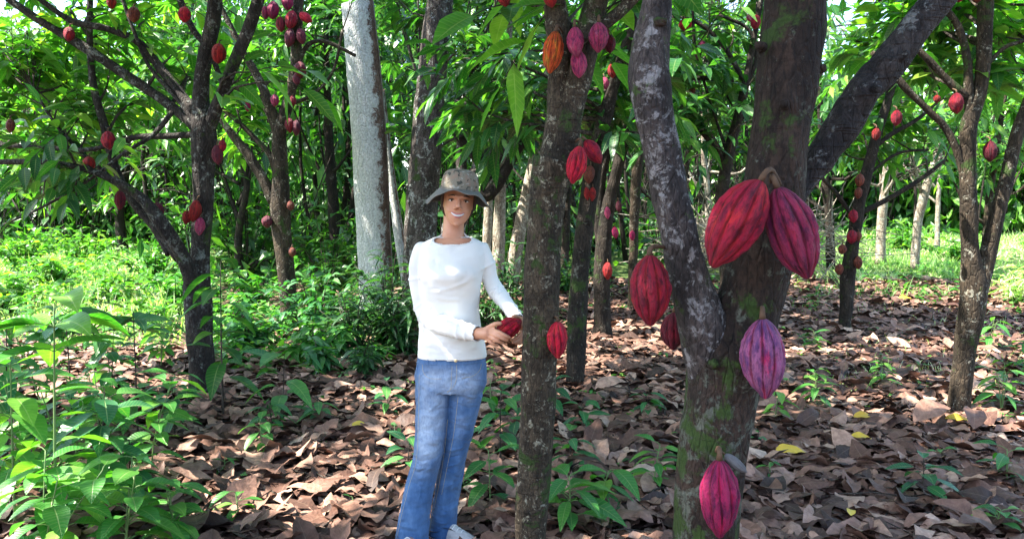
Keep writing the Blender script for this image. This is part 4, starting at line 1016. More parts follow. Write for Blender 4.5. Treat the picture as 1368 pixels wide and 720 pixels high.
shrub(195, 390, 10.0, .6, .5, 260, .16, 'leaf_light', 'small pale weed patch left of the left tree, near the litter edge', .4)
shrub(1200, 338, 20.5, 1.2, .9, 380, .22, 'leaf_light', 'sunlit bush in the bright strip between the pale trunks', .38)
shrub(1275, 345, 18.0, .9, .7, 320, .20, 'leaf_light', 'low sunlit bush just left of the V fork in the bright strip', .38)
# ================================================================ the woman
YW = 3.5; PX = YW/FPX
def W(px, py, dy=0.): return P(px, py, YW+dy)
def rings(mb, rows, seg=40, n=60, ex=2.2, yaw=0.):
    """closed stack of horizontal super-ellipses: (px, py, rx px, ry px, dy)"""
    q = np.array([[*W(r[0], r[1], r[4]), r[2]*PX, r[3]*PX] for r in rows]); q = spline(q, n)
    th = np.linspace(0, 2*math.pi, seg, endpoint=False)
    cx = np.sign(np.cos(th))*np.abs(np.cos(th))**(2/ex); sy = np.sign(np.sin(th))*np.abs(np.sin(th))**(2/ex)
    xd = np.array([math.cos(yaw), math.sin(yaw), 0]); yd = np.array([-math.sin(yaw), math.cos(yaw), 0])
    q = np.vstack([q[0], q, q[-1]]); q[0, 3:] = 1e-5; q[-1, 3:] = 1e-5
    V = q[:, None, :3]+xd*cx[None, :, None]*q[:, None, 3:4]+yd*sy[None, :, None]*q[:, None, 4:5]
    m = len(q); i = np.arange(m-1)[:, None]*seg; j = np.arange(seg)[None]; k = (j+1) % seg
    mb.add(V, np.stack([i+j, i+seg+j, i+seg+k, i+k], -1))
def tub(mb, pts, n=26, seg=20, sh=1.):
    """limb through (px, py, radius px, dy [, depth radius px])"""
    q = np.array([[*W(p[0], p[1], p[3]), p[2]*PX*sh, (p[4] if len(p) > 4 else p[2])*PX*sh] for p in pts]); s = spline(q, n)
    t = np.linspace(0, math.pi/2, 5)[1:]
    # rounded ends
    d0 = nrm(s[0, :3]-s[1, :3]); d1 = nrm(s[-1, :3]-s[-2, :3])
    h0 = np.array([[*(s[0, :3]+d0*s[0, 3]*.6*math.sin(a)), s[0, 3]*math.cos(a)+1e-5, s[0, 4]*math.cos(a)+1e-5] for a in t[::-1]])
    h1 = np.array([[*(s[-1, :3]+d1*s[-1, 3]*.6*math.sin(a)), s[-1, 3]*math.cos(a)+1e-5, s[-1, 4]*math.cos(a)+1e-5] for a in t])
    s = np.vstack([h0, s, h1])
    tube(mb, s[:, :3], s[:, 3], seg, rb=s[:, 4], ref=[1., 0.05, 0])

def fuse(name, mb, voxel, smooth, parent, mats, iters=6, disp=None, cut=None):
    me = mb.mesh(name); o = bpy.data.objects.new(name, me); C.objects.link(o)
    r = o.modifiers.new('r', 'REMESH'); r.mode = 'VOXEL'; r.voxel_size = voxel; r.use_smooth_shade = True
    s = o.modifiers.new('s', 'SMOOTH'); s.factor = smooth; s.iterations = iters
    dg = bpy.context.evaluated_depsgraph_get(); me2 = bpy.data.meshes.new_from_object(o.evaluated_get(dg)); me2.name = name
    bpy.data.objects.remove(o); bpy.data.meshes.remove(me)
    n = len(me2.vertices); co = np.zeros(n*3, np.float32); me2.vertices.foreach_get('co', co); co = co.reshape(-1, 3).astype(float)
    no = np.zeros(n*3, np.float32); me2.vertex_normals.foreach_get('vector', no); no = no.reshape(-1, 3)
    if disp is not None:
        co2 = co+no*disp(co, no)[:, None]; me2.vertices.foreach_set('co', co2.astype(np.float32).ravel()); me2.update(); co = co2
    if cut is not None:
        import bmesh
        b = bmesh.new(); b.from_mesh(me2); b.verts.ensure_lookup_table(); m = cut(co)
        bmesh.ops.delete(b, geom=[b.verts[i] for i in np.nonzero(m)[0]], context='VERTS'); b.to_mesh(me2); b.free()
    for p in me2.polygons: p.use_smooth = True
    return link(name, me2, mats, parent)

def skinmat():
    m, nt = newmat('skin'); s = NT(nt); p = s.geo()
    n = s.noise(p, 18, 3, .5); n2 = s.noise(p, 400, 2, .5)
    c = s.mix(s.ss(n, .3, .7), (.44, .20, .115), (.53, .265, .165))
    s.out(s.bsdf(c, .48, s.bump(n2, .15, .0006), spec=.4, sub=.12)); return m
def shirtmat():
    m, nt = newmat('white_cotton'); s = NT(nt); p = s.geo()
    n = s.noise(s.mapping(p, (1, 1, 1.6)), 7, 2, .5, .3); w_ = s.noise(p, 700, 1, .5); n2 = s.noise(p, 38, 3, .6, .5)
    h = s.math('ADD', s.math('MULTIPLY', n, 1.), s.math('MULTIPLY', n2, .06))
    nb = s.bump(w_, .12, .0008, s.bump(h, .5, .03))
    s.out(s.bsdf(s.mix(s.ss(n, .3, .7), (.66, .65, .615), (.71, .70, .665)), .85, nb, spec=.2, sheen=.1)); return m
def denimmat(cx):
    m, nt = newmat('faded_denim'); s = NT(nt); p = s.geo()
    q = nt.nodes.new('ShaderNodeSeparateXYZ'); nt.links.new(p, q.inputs[0])
    n = s.noise(s.mapping(p, (1, 1, .35)), 22, 4, .6); nf = s.noise(s.mapping(p, (1, 1, .5)), 130, 3, .7); n3 = s.noise(p, 6, 3, .6)
    c = s.mix(s.ss(n, .3, .7), (.030, .080, .19), (.070, .145, .285))
    # worn thighs and knees
    z = q.outputs[2]
    th = s.math('MULTIPLY', s.ss(z, .36, .52), s.math('SUBTRACT', 1., s.ss(z, .76, .86)))
    kn = s.math('MULTIPLY', s.ss(z, .30, .38), s.math('SUBTRACT', 1., s.ss(z, .44, .50)))
    fr = s.ss(s.math('MULTIPLY', q.outputs[1], -1.), -(YW-.04), -(YW-.10))
    f = s.math('MULTIPLY', s.math('MULTIPLY', s.math('ADD', th, s.math('MULTIPLY', kn, .5)), fr), s.ss(n3, .25, .65), clamp=True)
    c = s.mix(s.math('MULTIPLY', f, .85), c, (.34, .42, .54))
    c = s.mix(s.math('MULTIPLY', s.ss(nf, .45, .7), .35), c, (.025, .07, .17))
    cr = s.noise(s.mapping(p, (1, 1, 1.7)), 9, 2, .5, .5)
    h = s.math('ADD', s.math('MULTIPLY', n, .25), s.math('MULTIPLY', cr, 1.1))
    nb = s.bump(nf, .3, .0015, s.bump(h, 1., .028))
    s.out(s.bsdf(c, .85, nb, spec=.2, sheen=.15)); return m
def hatmat():
    m, nt = newmat('camouflage_cloth'); s = NT(nt); p = s.geo()
    n = s.noise(p, 26, 2, .5, .4); n2 = s.noise(s.mapping(p, (1.3, 1, 1.2)), 40, 2, .5, .5); w_ = s.noise(p, 600, 1, .5)
    c = s.mix(s.ss(n, .50, .54), (.19, .165, .125), (.22, .16, .12))
    c = s.mix(s.ss(n2, .58, .61), c, (.06, .06, .05)); c = s.mix(s.math('SUBTRACT', 1., s.ss(n2, .34, .38)), c, (.28, .265, .23))
    s.out(s.bsdf(c, .9, s.bump(w_, .25, .001), spec=.15)); return m
M['skin'] = skinmat(); M['shirt'] = shirtmat(); M['denim'] = denimmat(0); M['hat'] = hatmat()
M['hair'] = plain('dark_brown_hair', (.035, .020, .013), .45, .5, 200, .5, .002)
M['teeth'] = plain('teeth_white', (.58, .56, .52), .25); M['lip'] = plain('lips', (.46, .15, .13), .4); M['eye'] = plain('eye_white', (.62, .60, .57), .25)
M['iris'] = plain('iris_dark', (.035, .02, .012), .15); M['brow'] = plain('eyebrow_hair', (.05, .03, .02), .7)
M['brim'] = plain('hat_brim_cloth', (.17, .165, .15), .9, .15, 40, .3); M['brim_shade'] = plain('brim_underside_shade', (.05, .05, .052), .9, .15)  # dark underside colour paints in the shade beneath the brim
M['shoe'] = plain('grey_shoe_suede', (.42, .41, .40), .8, .3, 60, .4); M['sole'] = plain('shoe_sole_rubber', (.60, .58, .55), .7); M['thread'] = plain('tan_thread', (.42, .34, .20), .8); M['metal'] = plain('brass_button', (.45, .34, .18), .35)

woman = thing('person', (W(600, 400)[0], YW, 0), 'woman in white long-sleeved shirt, blue jeans and bucket hat, smiling and holding a red pod', 'person')

# ---- shapes shared by body and clothes
TORSO = [(606, 317, 25, 18, .015), (606, 321, 34, 22, .012), (605, 327, 43, 25, .008), (604, 336, 45.5, 28, .004), (603, 350, 45, 32, -.004), (602, 365, 43, 36, -.014), (601, 380, 41.5, 33, -.008), (601, 400, 40, 28.5, 0), (601, 420, 40, 28, 0), (602, 440, 42, 29.5, 0), (603, 458, 45, 32, 0), (604, 477, 47, 34, .004)]
ARM_R = [(568, 333, 14.5, .01), (561, 350, 14.2, .005), (559, 372, 13, .01), (562, 395, 12.5, .012), (566, 412, 13, .0), (577, 428, 13.2, -.045), (598, 436, 12.3, -.13), (620, 442, 11.2, -.185), (640, 446, 10, -.225)]
ARM_L = [(640, 333, 14, .01), (648, 350, 12.5, .012), (654, 370, 11, .015), (662, 388, 11, .01), (674, 403, 9.8, -.05), (684, 416, 9, -.11), (692, 428, 8, -.16)]
HIPS = [(604, 466, 42, 30, .004), (603, 480, 46.5, 33, .004), (603, 495, 48.5, 35, .006), (602, 510, 48.5, 36, .008), (602, 520, 46, 33, .008)]
LEG_R = [(580, 500, 25, -.0, 31), (579, 530, 24.5, -.005, 28), (577, 560, 22.5, -.015, 26), (574, 590, 20.5, -.03, 23), (570, 615, 19.5, -.035, 21), (562, 645, 19.5, -.03, 21), (556, 675, 20.5, -.04, 21), (552, 705, 22, -.055, 22), (550, 728, 23.5, -.065, 25)]
LEG_L = [(624, 500, 25, .01, 31), (621, 530, 23, .015, 28), (616, 560, 20.5, .02, 25), (611, 588, 18.5, .025, 22), (606, 612, 17.5, .03, 20), (600, 645, 17.5, .045, 20), (595, 675, 18, .05, 20), (592, 698, 19, .05, 21), (591, 711, 20, .05, 23)]

# ---- head frame: x right, y back, z up, origin under the chin
tilt = R(5.5); yawh = R(5)
RH = np.array(Matrix.Rotation(yawh, 3, 'Z') @ Matrix.Rotation(-tilt, 3, 'Y') @ Matrix.Rotation(R(-3), 3, 'X')) if False else np.array(Matrix.Rotation(tilt, 3, 'Y') @ Matrix.Rotation(yawh, 3, 'Z') @ Matrix.Rotation(R(4), 3, 'X'))
H0 = W(609.5, 299.5, -.02)
HS = .96
def H(x, y, z): return H0+RH@(np.array([x, y, z])*HS)
def headrings(mb, sc=1., rows=None, dy=0.):
    rows = rows or [(0, .012, .018, -.066), (.006, .026, .028, -.056), (.018, .040, .046, -.042), (.038, .053, .066, -.025), (.060, .061, .079, -.013), (.085, .066, .087, -.006), (.112, .0695, .092, 0), (.14, .072, .094, .003), (.168, .069, .088, .005), (.192, .057, .073, .006), (.210, .039, .050, .006), (.221, .016, .022, .006)]
    q = spline(np.array(rows, float), 44); th = np.linspace(0, 2*math.pi, 40, endpoint=False)
    q = np.vstack([q[0], q, q[-1]]); q[0, 1:3] = 1e-5; q[-1, 1:3] = 1e-5
    L = np.stack([q[:, 1:2]*np.cos(th)*sc, q[:, 3:4]+dy+q[:, 2:3]*np.sin(th)*sc, np.repeat(q[:, 0:1], 40, 1)], -1)
    V = H0+(L*HS)@RH.T
    m = len(q); i = np.arange(m-1)[:, None]*40; j = np.arange(40)[None]; k = (j+1) % 40
    mb.add(V, np.stack([i+j, i+40+j, i+40+k, i+k], -1))
def hell(mb, c, r, seg=14): ellipsoid(mb, H(*c), np.array(r)*HS, seg, 9, axes=RH.T)
def htube(mb, pts, rad, n=12, seg=10, m=0): 
    s = spline(np.array([[*H(*p)] for p in pts]), n); rr = np.interp(np.linspace(0, 1, n), np.linspace(0, 1, len(rad)), rad); tube(mb, s, rr, seg, m)

body = MB()
headrings(body)
for sx in (-1, 1):
    hell(body, (sx*.028, -.062, .066), (.021, .018, .019))          # cheeks
    hell(body, (sx*.071, .004, .098), (.009, .016, .030))           # ears
    hell(body, (sx*.012, -.100, .079), (.008, .008, .007))          # nostril wings
hell(body, (0, -.078, .008), (.016, .012, .012))                    # chin
htube(body, [(0, -.090, .128), (0, -.100, .108), (0, -.109, .092), (0, -.110, .083)], [.007, .0085, .0105, .011])
htube(body, [(-.036, -.080, .129), (-.018, -.092, .131), (0, -.093, .128), (.018, -.092, .131), (.036, -.080, .129)], [.008, .010, .009, .010, .008], 16)
# neck
nk = [(607, 288, 14.5, .03), (606, 300, 14, .03), (605.5, 312, 14.5, .028), (605, 322, 18, .022), (605, 330, 26, .018)]
tub(body, nk, 20, 24)
rings(body, [(r[0], r[1]+1, r[2]*.90, r[3]*.86, r[4]+.002) for r in TORSO], 36, 44)
rings(body, [(r[0], r[1], r[2]*.88, r[3]*.86, r[4]) for r in HIPS], 36, 20)
for A_, s_ in ((ARM_R, .78), (ARM_L, .78)): tub(body, [(p[0], p[1], p[2]*s_, p[3]) for p in A_], 30, 16)
for L_ in (LEG_R, LEG_L): tub(body, [(p[0], p[1], p[2]*.74, p[3], p[4]*.74) for p in L_], 30, 18)
def clav(mb):
    for sx in (-1, 1): 
        s = spline(np.array([W(605+sx*5, 322, -.052), W(605+sx*15, 319.5, -.046), W(605+sx*27, 318, -.022)]), 8); tube(mb, s, [.004]*8, 8)
# her right hand, over the lower front of the pod
def hand(mb, wrist, palm, tips, thumb, pr):
    tub(mb, [(*wrist[:2], 7.2, wrist[2]), ((wrist[0]+palm[0])/2, (wrist[1]+palm[1])/2, 8., (wrist[2]+palm[2])/2), (palm[0], palm[1], pr*.9, palm[2])], 12, 14)
    for f in tips: tub(mb, f, 16, 10, sh=.88)
    tub(mb, thumb, 14, 10)
hand(body, (638, 445, -.225), (653, 446, -.255), [
    [(655, 440.5, 3.4, -.262), (665, 443, 3.1, -.300), (674, 447.5, 2.8, -.312), (681, 451, 2.3, -.298)],
    [(654, 444.5, 3.5, -.265), (663, 448, 3.2, -.302), (671, 452, 2.9, -.306), (678, 455, 2.3, -.290)],
    [(652, 449, 3.4, -.262), (659, 452.5, 3.1, -.292), (666, 456, 2.8, -.294), (672, 458, 2.2, -.280)],
    [(650, 452.5, 3.1, -.255), (655, 456.5, 2.8, -.275), (660, 459.5, 2.5, -.277), (665, 461, 2.0, -.266)]],
    [(648, 441, 4.0, -.245), (656, 436, 3.6, -.265), (663, 432.5, 3.1, -.285), (669, 432, 2.5, -.290)], 9.4)
hand(body, (691, 427, -.155), (697, 436, -.175), [
    [(697, 442, 3.2, -.180), (693, 448, 3.0, -.195), (687, 453, 2.7, -.215), (682, 454, 2.2, -.230)],
    [(699, 443, 3.2, -.175), (696, 451, 3.0, -.185), (690, 456.5, 2.6, -.205), (685, 457.5, 2.1, -.222)],
    [(701, 442, 3.1, -.168), (698, 453, 2.8, -.175), (693, 458.5, 2.4, -.190), (689, 459.5, 2.0, -.205)],
    [(702, 441, 2.8, -.16), (701, 451, 2.4, -.162), (697, 458, 2.1, -.172), (694, 460, 1.8, -.185)]],
    [(696, 430, 3.6, -.175), (693, 424.5, 3.2, -.205), (689, 422.5, 2.8, -.235), (685, 423, 2.3, -.250)], 8.2)
# feet
for (x, dy, ax) in ((550, -.085, -.25), (596, .03, 1.0)):
    g = W(x, 700, dy); g = np.array([g[0], g[1], .0]); d = np.array([math.sin(ax), -math.cos(ax), 0])
    s = spline(np.array([g-d*.045+[0, 0, .12], g-d*.03+[0, 0, .06], g+d*.05+[0, 0, .040], g+d*.13+[0, 0, .030]]), 14); tube(body, s, np.interp(np.linspace(0, 1, 14), [0, .5, 1], [.024, .026, .020]), 14)
fuse('body', body, .0034, .5, woman, M['skin'], 3)

# ---- face details
def face(name, mb, mat): return link(name, mb.mesh(name), mat, woman)
def fy(x, z):  # front surface of the lower face
    return -.094+.9*x*x/.06+abs(z-.05)*.05
mb = MB(); t = np.linspace(-1, 1, 15)
q = np.array([H(.0275*a, -.0995+.016*a*a, .0475+.0095*a*a) for a in t]); tube(mb, q, .0056*(1-.6*np.abs(t)**3), 10, rb=.0026)
face('teeth', mb, M['teeth'])
mb = MB(); q = np.array([H(.0295*a, -.0990+.0165*a*a, .0545+.0072*a*a) for a in t]); tube(mb, q, .0028*(1-.5*np.abs(t)**2), 8)
q = np.array([H(.0300*a, -.0990+.0175*a*a, .0385+.0225*a*a) for a in t]); tube(mb, q, .0034*(1-.6*np.abs(t)**2), 8)
face('lips', mb, M['lip'])
for sx in (-1, 1):
    mb = MB(); hell(mb, (sx*.031, -.0745, .111), (.0135, .012, .0058)); e = face('eye', mb, M['eye'])
    mb = MB(); hell(mb, (sx*.031, -.0835, .1115), (.0052, .0045, .0050)); i_ = link('iris', mb.mesh('iris'), M['iris'], e)
    mb = MB(); htube(mb, [(sx*.016, -.0835, .110), (sx*.024, -.088, .1165), (sx*.036, -.086, .1168), (sx*.047, -.074, .1105)], [.0012, .0022, .0022, .0014], 12, 8); link('eyelashes', mb.mesh('eyelashes'), M['brow'], e)
    mb = MB(); htube(mb, [(sx*.013, -.0985, .131), (sx*.028, -.097, .1355), (sx*.048, -.076, .130)], [.0026, .0030, .0014], 12, 8); face('eyebrow', mb, M['brow'])
# ---- hair pulled back under the hat
hair = MB()
headrings(hair, 1.0, [(.055, .03, .028, .06), (.075, .056, .055, .034), (.10, .072, .068, .026), (.13, .0765, .078, .020), (.16, .075, .083, .014), (.185, .064, .075, .012), (.205, .045, .055, .01), (.22, .02, .025, .008)])
for sx in (-1, 1):
    htube(hair, [(sx*.070, -.036, .150), (sx*.0735, -.026, .12), (sx*.072, -.008, .09), (sx*.064, .018, .055), (sx*.052, .03, .03)], [.005, .008, .008, .005], 14, 10)
htube(hair, [(.0, .09, .09), (.0, .11, .05), (.0, .10, .01)], [.022, .026, .012], 16, 12)
fuse('hair', hair, .004, .4, woman, M['hair'], 2)

# ---- hat
hat = MB()
th = np.linspace(0, 2*math.pi, 96, endpoint=False)
def hatring(r, z, ky=1.12, wob=0., dz=0.): 
    return np.array([H(r*math.sin(a)+.001, .004+r*ky*math.cos(a)*-1, zz) for a, zz in zip(th, z*np.ones(96))])
prof = [(.0005, .247), (.028, .246), (.048, .242), (.062, .235), (.070, .227), (.0745, .219), (.0775, .211), (.081, .195), (.083, .185), (.0845, .166), (.0855, .158)]
Rg = [hatring(r, z+(.0015*np.sin(3*th+2)+.001*np.sin(7*th))*min(1, r/.06)) for r, z in prof]
V = np.array(Rg); n_, m_ = V.shape[:2]; i = np.arange(n_-1)[:, None]*m_; j = np.arange(m_)[None]; k = (j+1) % m_
mb = MB(); mb.add(V, np.stack([i+j, i+k, i+m_+k, i+m_+j], -1))
hato = link('sun_hat', mb.mesh('sun_hat'), M['hat'], woman); hato['label'] = 'grey camouflage bucket hat with floppy brim'
sd = hato.modifiers.new('thickness', 'SOLIDIFY'); sd.thickness = .002; sd.offset = -1
br = []
for u in np.linspace(0, 1, 12):
    r = .0855+u*.066
    side = np.abs(np.sin(th)); front = np.clip(np.cos(th), 0, 1)
    drop = (.012+.060*side**1.6+.030*np.clip(-np.cos(th), 0, 1))*u**1.15 - .016*front**2*u + .006*np.sin(5*th+1)*u*u+.004*np.sin(9*th)*u*u
    drop = drop+.004*u*u*np.clip(np.sin(th-.3), 0, 1)**2
    rr = r*(1-.05*np.clip(-np.sin(th), 0, 1)*u)
    br.append(np.array([H(rr[q]*math.sin(th[q]), .004-rr[q]*1.10*math.cos(th[q]), .160-drop[q]) for q in range(96)]))
V = np.array(br); n_ = V.shape[0]; i = np.arange(n_-1)[:, None]*m_
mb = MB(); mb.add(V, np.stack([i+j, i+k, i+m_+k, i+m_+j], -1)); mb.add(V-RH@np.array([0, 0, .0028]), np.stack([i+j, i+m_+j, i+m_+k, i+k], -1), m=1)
bo = link('brim', mb.mesh('brim'), [M['brim'], M['brim_shade']], hato)
mb = MB(); e = np.vstack([V[-1], V[-1][:2]])-RH@np.array([0, 0, .0014]); tube(mb, e, .0024, 8, cap=False)
e = np.array([H(.0868*math.sin(a), .004-.0868*1.12*math.cos(a), .163) for a in np.linspace(0, 6.4, 97)]); tube(mb, e, .0014, 6, cap=False)
link('stitched_edge', mb.mesh('stitched_edge'), M['brim'], hato)

# ---- shirt
sh = MB(); rings(sh, TORSO, 44, 60); tub(sh, ARM_R, 34, 22); tub(sh, ARM_L, 34, 22)
for sx in (-1, 1):   # soft bust
    ellipsoid(sh, W(601+sx*17, 366, -.078), (.062, .040, .052), 18, 12)
nc = W(605.5, 316, 0); nn_ = nrm(np.array([0, -.50, 1.]))
# collar plane: lower in front
def crease(co, a, b, amp, wid):
    a, b = np.asarray(a), np.asarray(b); ab = b-a; t = np.clip(((co-a)@ab)/(ab@ab), 0, 1); d = np.linalg.norm(co-(a+t[:, None]*ab), axis=1)
    return amp*(np.exp(-(d/wid)**2))*(np.sin(np.clip(t, 0.001, .999)*math.pi)**.5)
def sdisp(co, no):
    f = .0036*vnoise(co*np.array([13, 13, 24]))+.0008*vnoise(co*np.array([38, 38, 60]))
    for a, b, am, wd in [((578, 362, -.13), (628, 352, -.13), 0.0081, .007), ((628, 352, -.13), (645, 361, -.07), 0.0081, .007), ((576, 392, -.1), (640, 372, -.12), 0.0054, .009), ((585, 400, -.1), (632, 402, -.1), 0.0061, .009), ((572, 440, -.11), (632, 418, -.10), 0.0068, .011),
                         ((566, 462, -.08), (640, 448, -.1), 0.0068, .010), ((570, 470, -.08), (645, 463, -.08), 0.0054, .008), ((580, 345, -.09), (592, 380, -.11), -0.0061, .010), ((575, 335, -.05), (583, 365, -.09), 0.0068, .009)]:
        f = f+crease(co, W(*a), W(*b), am, wd)
    # creases round the sleeves at elbow and cuff
    for A_, us in ((ARM_R, ((.42, .020), (.48, .018), (.55, .02), (.86, .012), (.92, .010), (.22, .02))), (ARM_L, ((.50, .016), (.56, .014), (.62, .014), (.84, .01), (.92, .01), (.2, .02)))):
        q = spline(np.array([W(p[0], p[1], p[3]) for p in A_]), 60)
        for u, wd in us:
            c = q[int(u*59)]; tn = nrm(q[min(59, int(u*59)+1)]-q[int(u*59)-1]); tn = nrm(tn+np.array([.3, 0, .5*(u*10 % 1)-.25]))
            d = np.abs((co-c)@tn); r_ = np.linalg.norm(co-c, axis=1); f = f+.0045*np.exp(-(d/.006)**2)*(r_ < .075)
    return f
def scut(co):
    top = ((co-nc)@nn_ > .004) & (np.linalg.norm((co-nc)[:, :2]*np.array([1, .8]), axis=1) < .085) & (co[:, 2] > nc[2]-.05)
    wr = (np.linalg.norm(co-W(642, 446.5, -.232), axis=1) < .0) 
    # open bottom of cuffs
    e1 = W(640, 446, -.225); d1 = nrm(e1-W(620, 443, -.17)); e2 = W(692, 428, -.16); d2 = nrm(e2-W(684, 416, -.11))
    c1 = ((co-e1)@d1 > -.002) & (np.linalg.norm(co-e1, axis=1) < .06); c2 = ((co-e2)@d2 > -.002) & (np.linalg.norm(co-e2, axis=1) < .05)
    return top | c1 | c2 | (co[:, 2] < W(604, 476.5)[2])
so_ = fuse('shirt', sh, .0045, .5, woman, M['shirt'], 3, sdisp, scut)
sd = so_.modifiers.new('thickness', 'SOLIDIFY'); sd.thickness = .0022; sd.offset = -1
# collar band, cuffs and hem rib
dg = bpy.context.evaluated_depsgraph_get()
from mathutils.bvhtree import BVHTree
bv = BVHTree.FromPolygons([v.co[:] for v in so_.data.vertices], [p.vertices[:] for p in so_.data.polygons])
def hug(center, ax_u, ax_v, r, n=60, off=0.):
    out = []
    for a in np.linspace(0, 2*math.pi, n, endpoint=False):
        d = np.asarray(ax_u)*math.cos(a)+np.asarray(ax_v)*math.sin(a)
        h = bv.ray_cast(Vector(center+d*r), Vector(-d), r)
        p = np.array(h[0]) if h[0] is not None else center+d*r*.5
        out.append(p+d*off)
    o = np.array(out); k = np.ones(5)/5
    o = np.stack([np.convolve(np.r_[o[-2:, q], o[:, q], o[:2, q]], k, 'valid') for q in range(3)], 1)
    return np.vstack([o, o[:2]])
mb = MB()
zc = W(604, 474)[2]; cc = W(604, 474)
tube(mb, hug(cc, (1, 0, 0), (0, 1, 0), .3, 80), .0022, 8, cap=False)
link('hem', mb.mesh('hem'), M['shirt'], so_); mb = MB()
e1 = W(638, 445.7, -.219); d1 = nrm(W(640, 446, -.225)-W(620, 443, -.17)); u1 = nrm(np.cross(d1, [0, 0, 1])); v1 = np.cross(d1, u1)
tube(mb, hug(e1, u1, v1, .055, 40), .0028, 8, cap=False); link('cuff', mb.mesh('cuff'), M['shirt'], so_); mb = MB()
e2 = W(691, 426.6, -.154); d2 = nrm(W(692, 428, -.16)-W(684, 416, -.11)); u2 = nrm(np.cross(d2, [0, 0, 1])); v2 = np.cross(d2, u2)
tube(mb, hug(e2, u2, v2, .045, 40), .0026, 8, cap=False); link('cuff', mb.mesh('cuff'), M['shirt'], so_); mb = MB()
uu = np.array([1., 0, 0]); vv = nrm(np.cross(nn_, uu))
tube(mb, hug(nc-nn_*.000, uu, vv, .11, 60), .0030, 8, cap=False)
link('collar', mb.mesh('collar'), M['shirt'], so_)

# ---- jeans
jn = MB(); rings(jn, HIPS, 44, 30); tub(jn, LEG_R, 50, 30); tub(jn, LEG_L, 50, 30)
def jdisp(co, no):
    f = .0028*vnoise(co*np.array([14, 14, 30]))+.0014*vnoise(co*np.array([40, 40, 70]))
    for a, b, am, wd in [((556, 526, -.03), (600, 518, -.10), 0.0068, .006), ((558, 534, -.05), (598, 524, -.11), -0.0054, .006), ((604, 522, -.1), (588, 556, -.1), 0.0068, .006), ((606, 524, -.1), (645, 534, -.06), 0.0068, .006), ((606, 530, -.1), (640, 552, -.06), 0.0061, .006),
                         ((553, 622, -.1), (592, 612, -.12), 0.0095, .006), ((552, 632, -.1), (590, 622, -.12), -0.0081, .006), ((556, 640, -.1), (586, 634, -.12), 0.0095, .006), ((560, 608, -.1), (594, 600, -.12), 0.0054, .006), ((548, 650, -.1), (580, 647, -.12), 0.0054, .006),
                         ((590, 604, -.04), (626, 596, -.04), 0.0081, .006), ((590, 614, -.04), (622, 607, -.04), -0.0068, .005), ((588, 626, -.03), (618, 616, -.03), 0.0081, .006),
                         ((534, 700, -.14), (572, 690, -.14), 0.0054, .008), ((580, 690, -.02), (608, 684, -.02), 0.0068, .006), ((578, 702, -.02), (608, 697, -.02), 0.0068, .006)]:
        f = f+crease(co, W(*a), W(*b), am, wd)
    return f
def jcut(co):
    z1 = W(550, 731, -.065)[2]; z2 = W(591, 712, .05)[2]
    left = co[:, 0] < W(572, 720)[0]
    return (left & (co[:, 2] < z1)) | (~left & (co[:, 2] < z2) & (co[:, 2] < .2))
jo = fuse('jeans', jn, .0045, .5, woman, M['denim'], 3, jdisp, jcut)
sd = jo.modifiers.new('thickness', 'SOLIDIFY'); sd.thickness = .0025; sd.offset = -1
bv = BVHTree.FromPolygons([v.co[:] for v in jo.data.vertices], [p.vertices[:] for p in jo.data.polygons])
def stitch(mb, pts, r=.0008, n=26, off=.0008, m=0):
    s = spline(np.array([[p[0], p[1], 0.] for p in pts]), n); out = []
    for x, y, _ in s:
        o_ = np.array([0, 0, CAMZ]); d = nrm(ray(x, y)); h = bv.ray_cast(Vector(o_), Vector(d))
        if h[0] is not None and abs(h[0][1]-YW) < .5: out.append(np.array(h[0])-d*off)
    if len(out) > 3: tube(mb, np.array(out), r, 5, m)
mb = MB()
stitch(mb, [(604, 489), (603, 505), (602, 519), (597, 524)]); stitch(mb, [(610, 487), (610, 505), (606, 516), (602, 520)])
stitch(mb, [(564, 487), (566, 498), (574, 505), (590, 506)]); stitch(mb, [(617, 505), (632, 502), (641, 494), (643, 486)])
stitch(mb, [(560, 500), (559, 560), (556, 615), (546, 650), (536, 690), (531, 715)], n=60)
stitch(mb, [(598, 560), (594, 600), (586, 650), (577, 690), (573, 716)], n=50); stitch(mb, [(612, 530), (606, 580), (598, 620), (590, 660)], n=40)
stitch(mb, [(533, 726), (552, 729), (571, 726)], n=20)
link('stitching', mb.mesh('stitching'), M['thread'], jo)
mb = MB(); stitch(mb, [(557, 484), (570, 486.5), (590, 487.5), (607, 487), (630, 485), (648, 482)], r=.0035, n=50, off=-.001)
for x in (572, 636): stitch(mb, [(x, 477), (x, 483), (x+.5, 489)], r=.0032, n=8, off=.001)
link('waistband', mb.mesh('waistband'), M['denim'], jo)
b = W(609, 482, -.125); mb = MB(); ellipsoid(mb, b, (.007, .004, .007), 14, 8); link('button', mb.mesh('button'), M['metal'], jo)
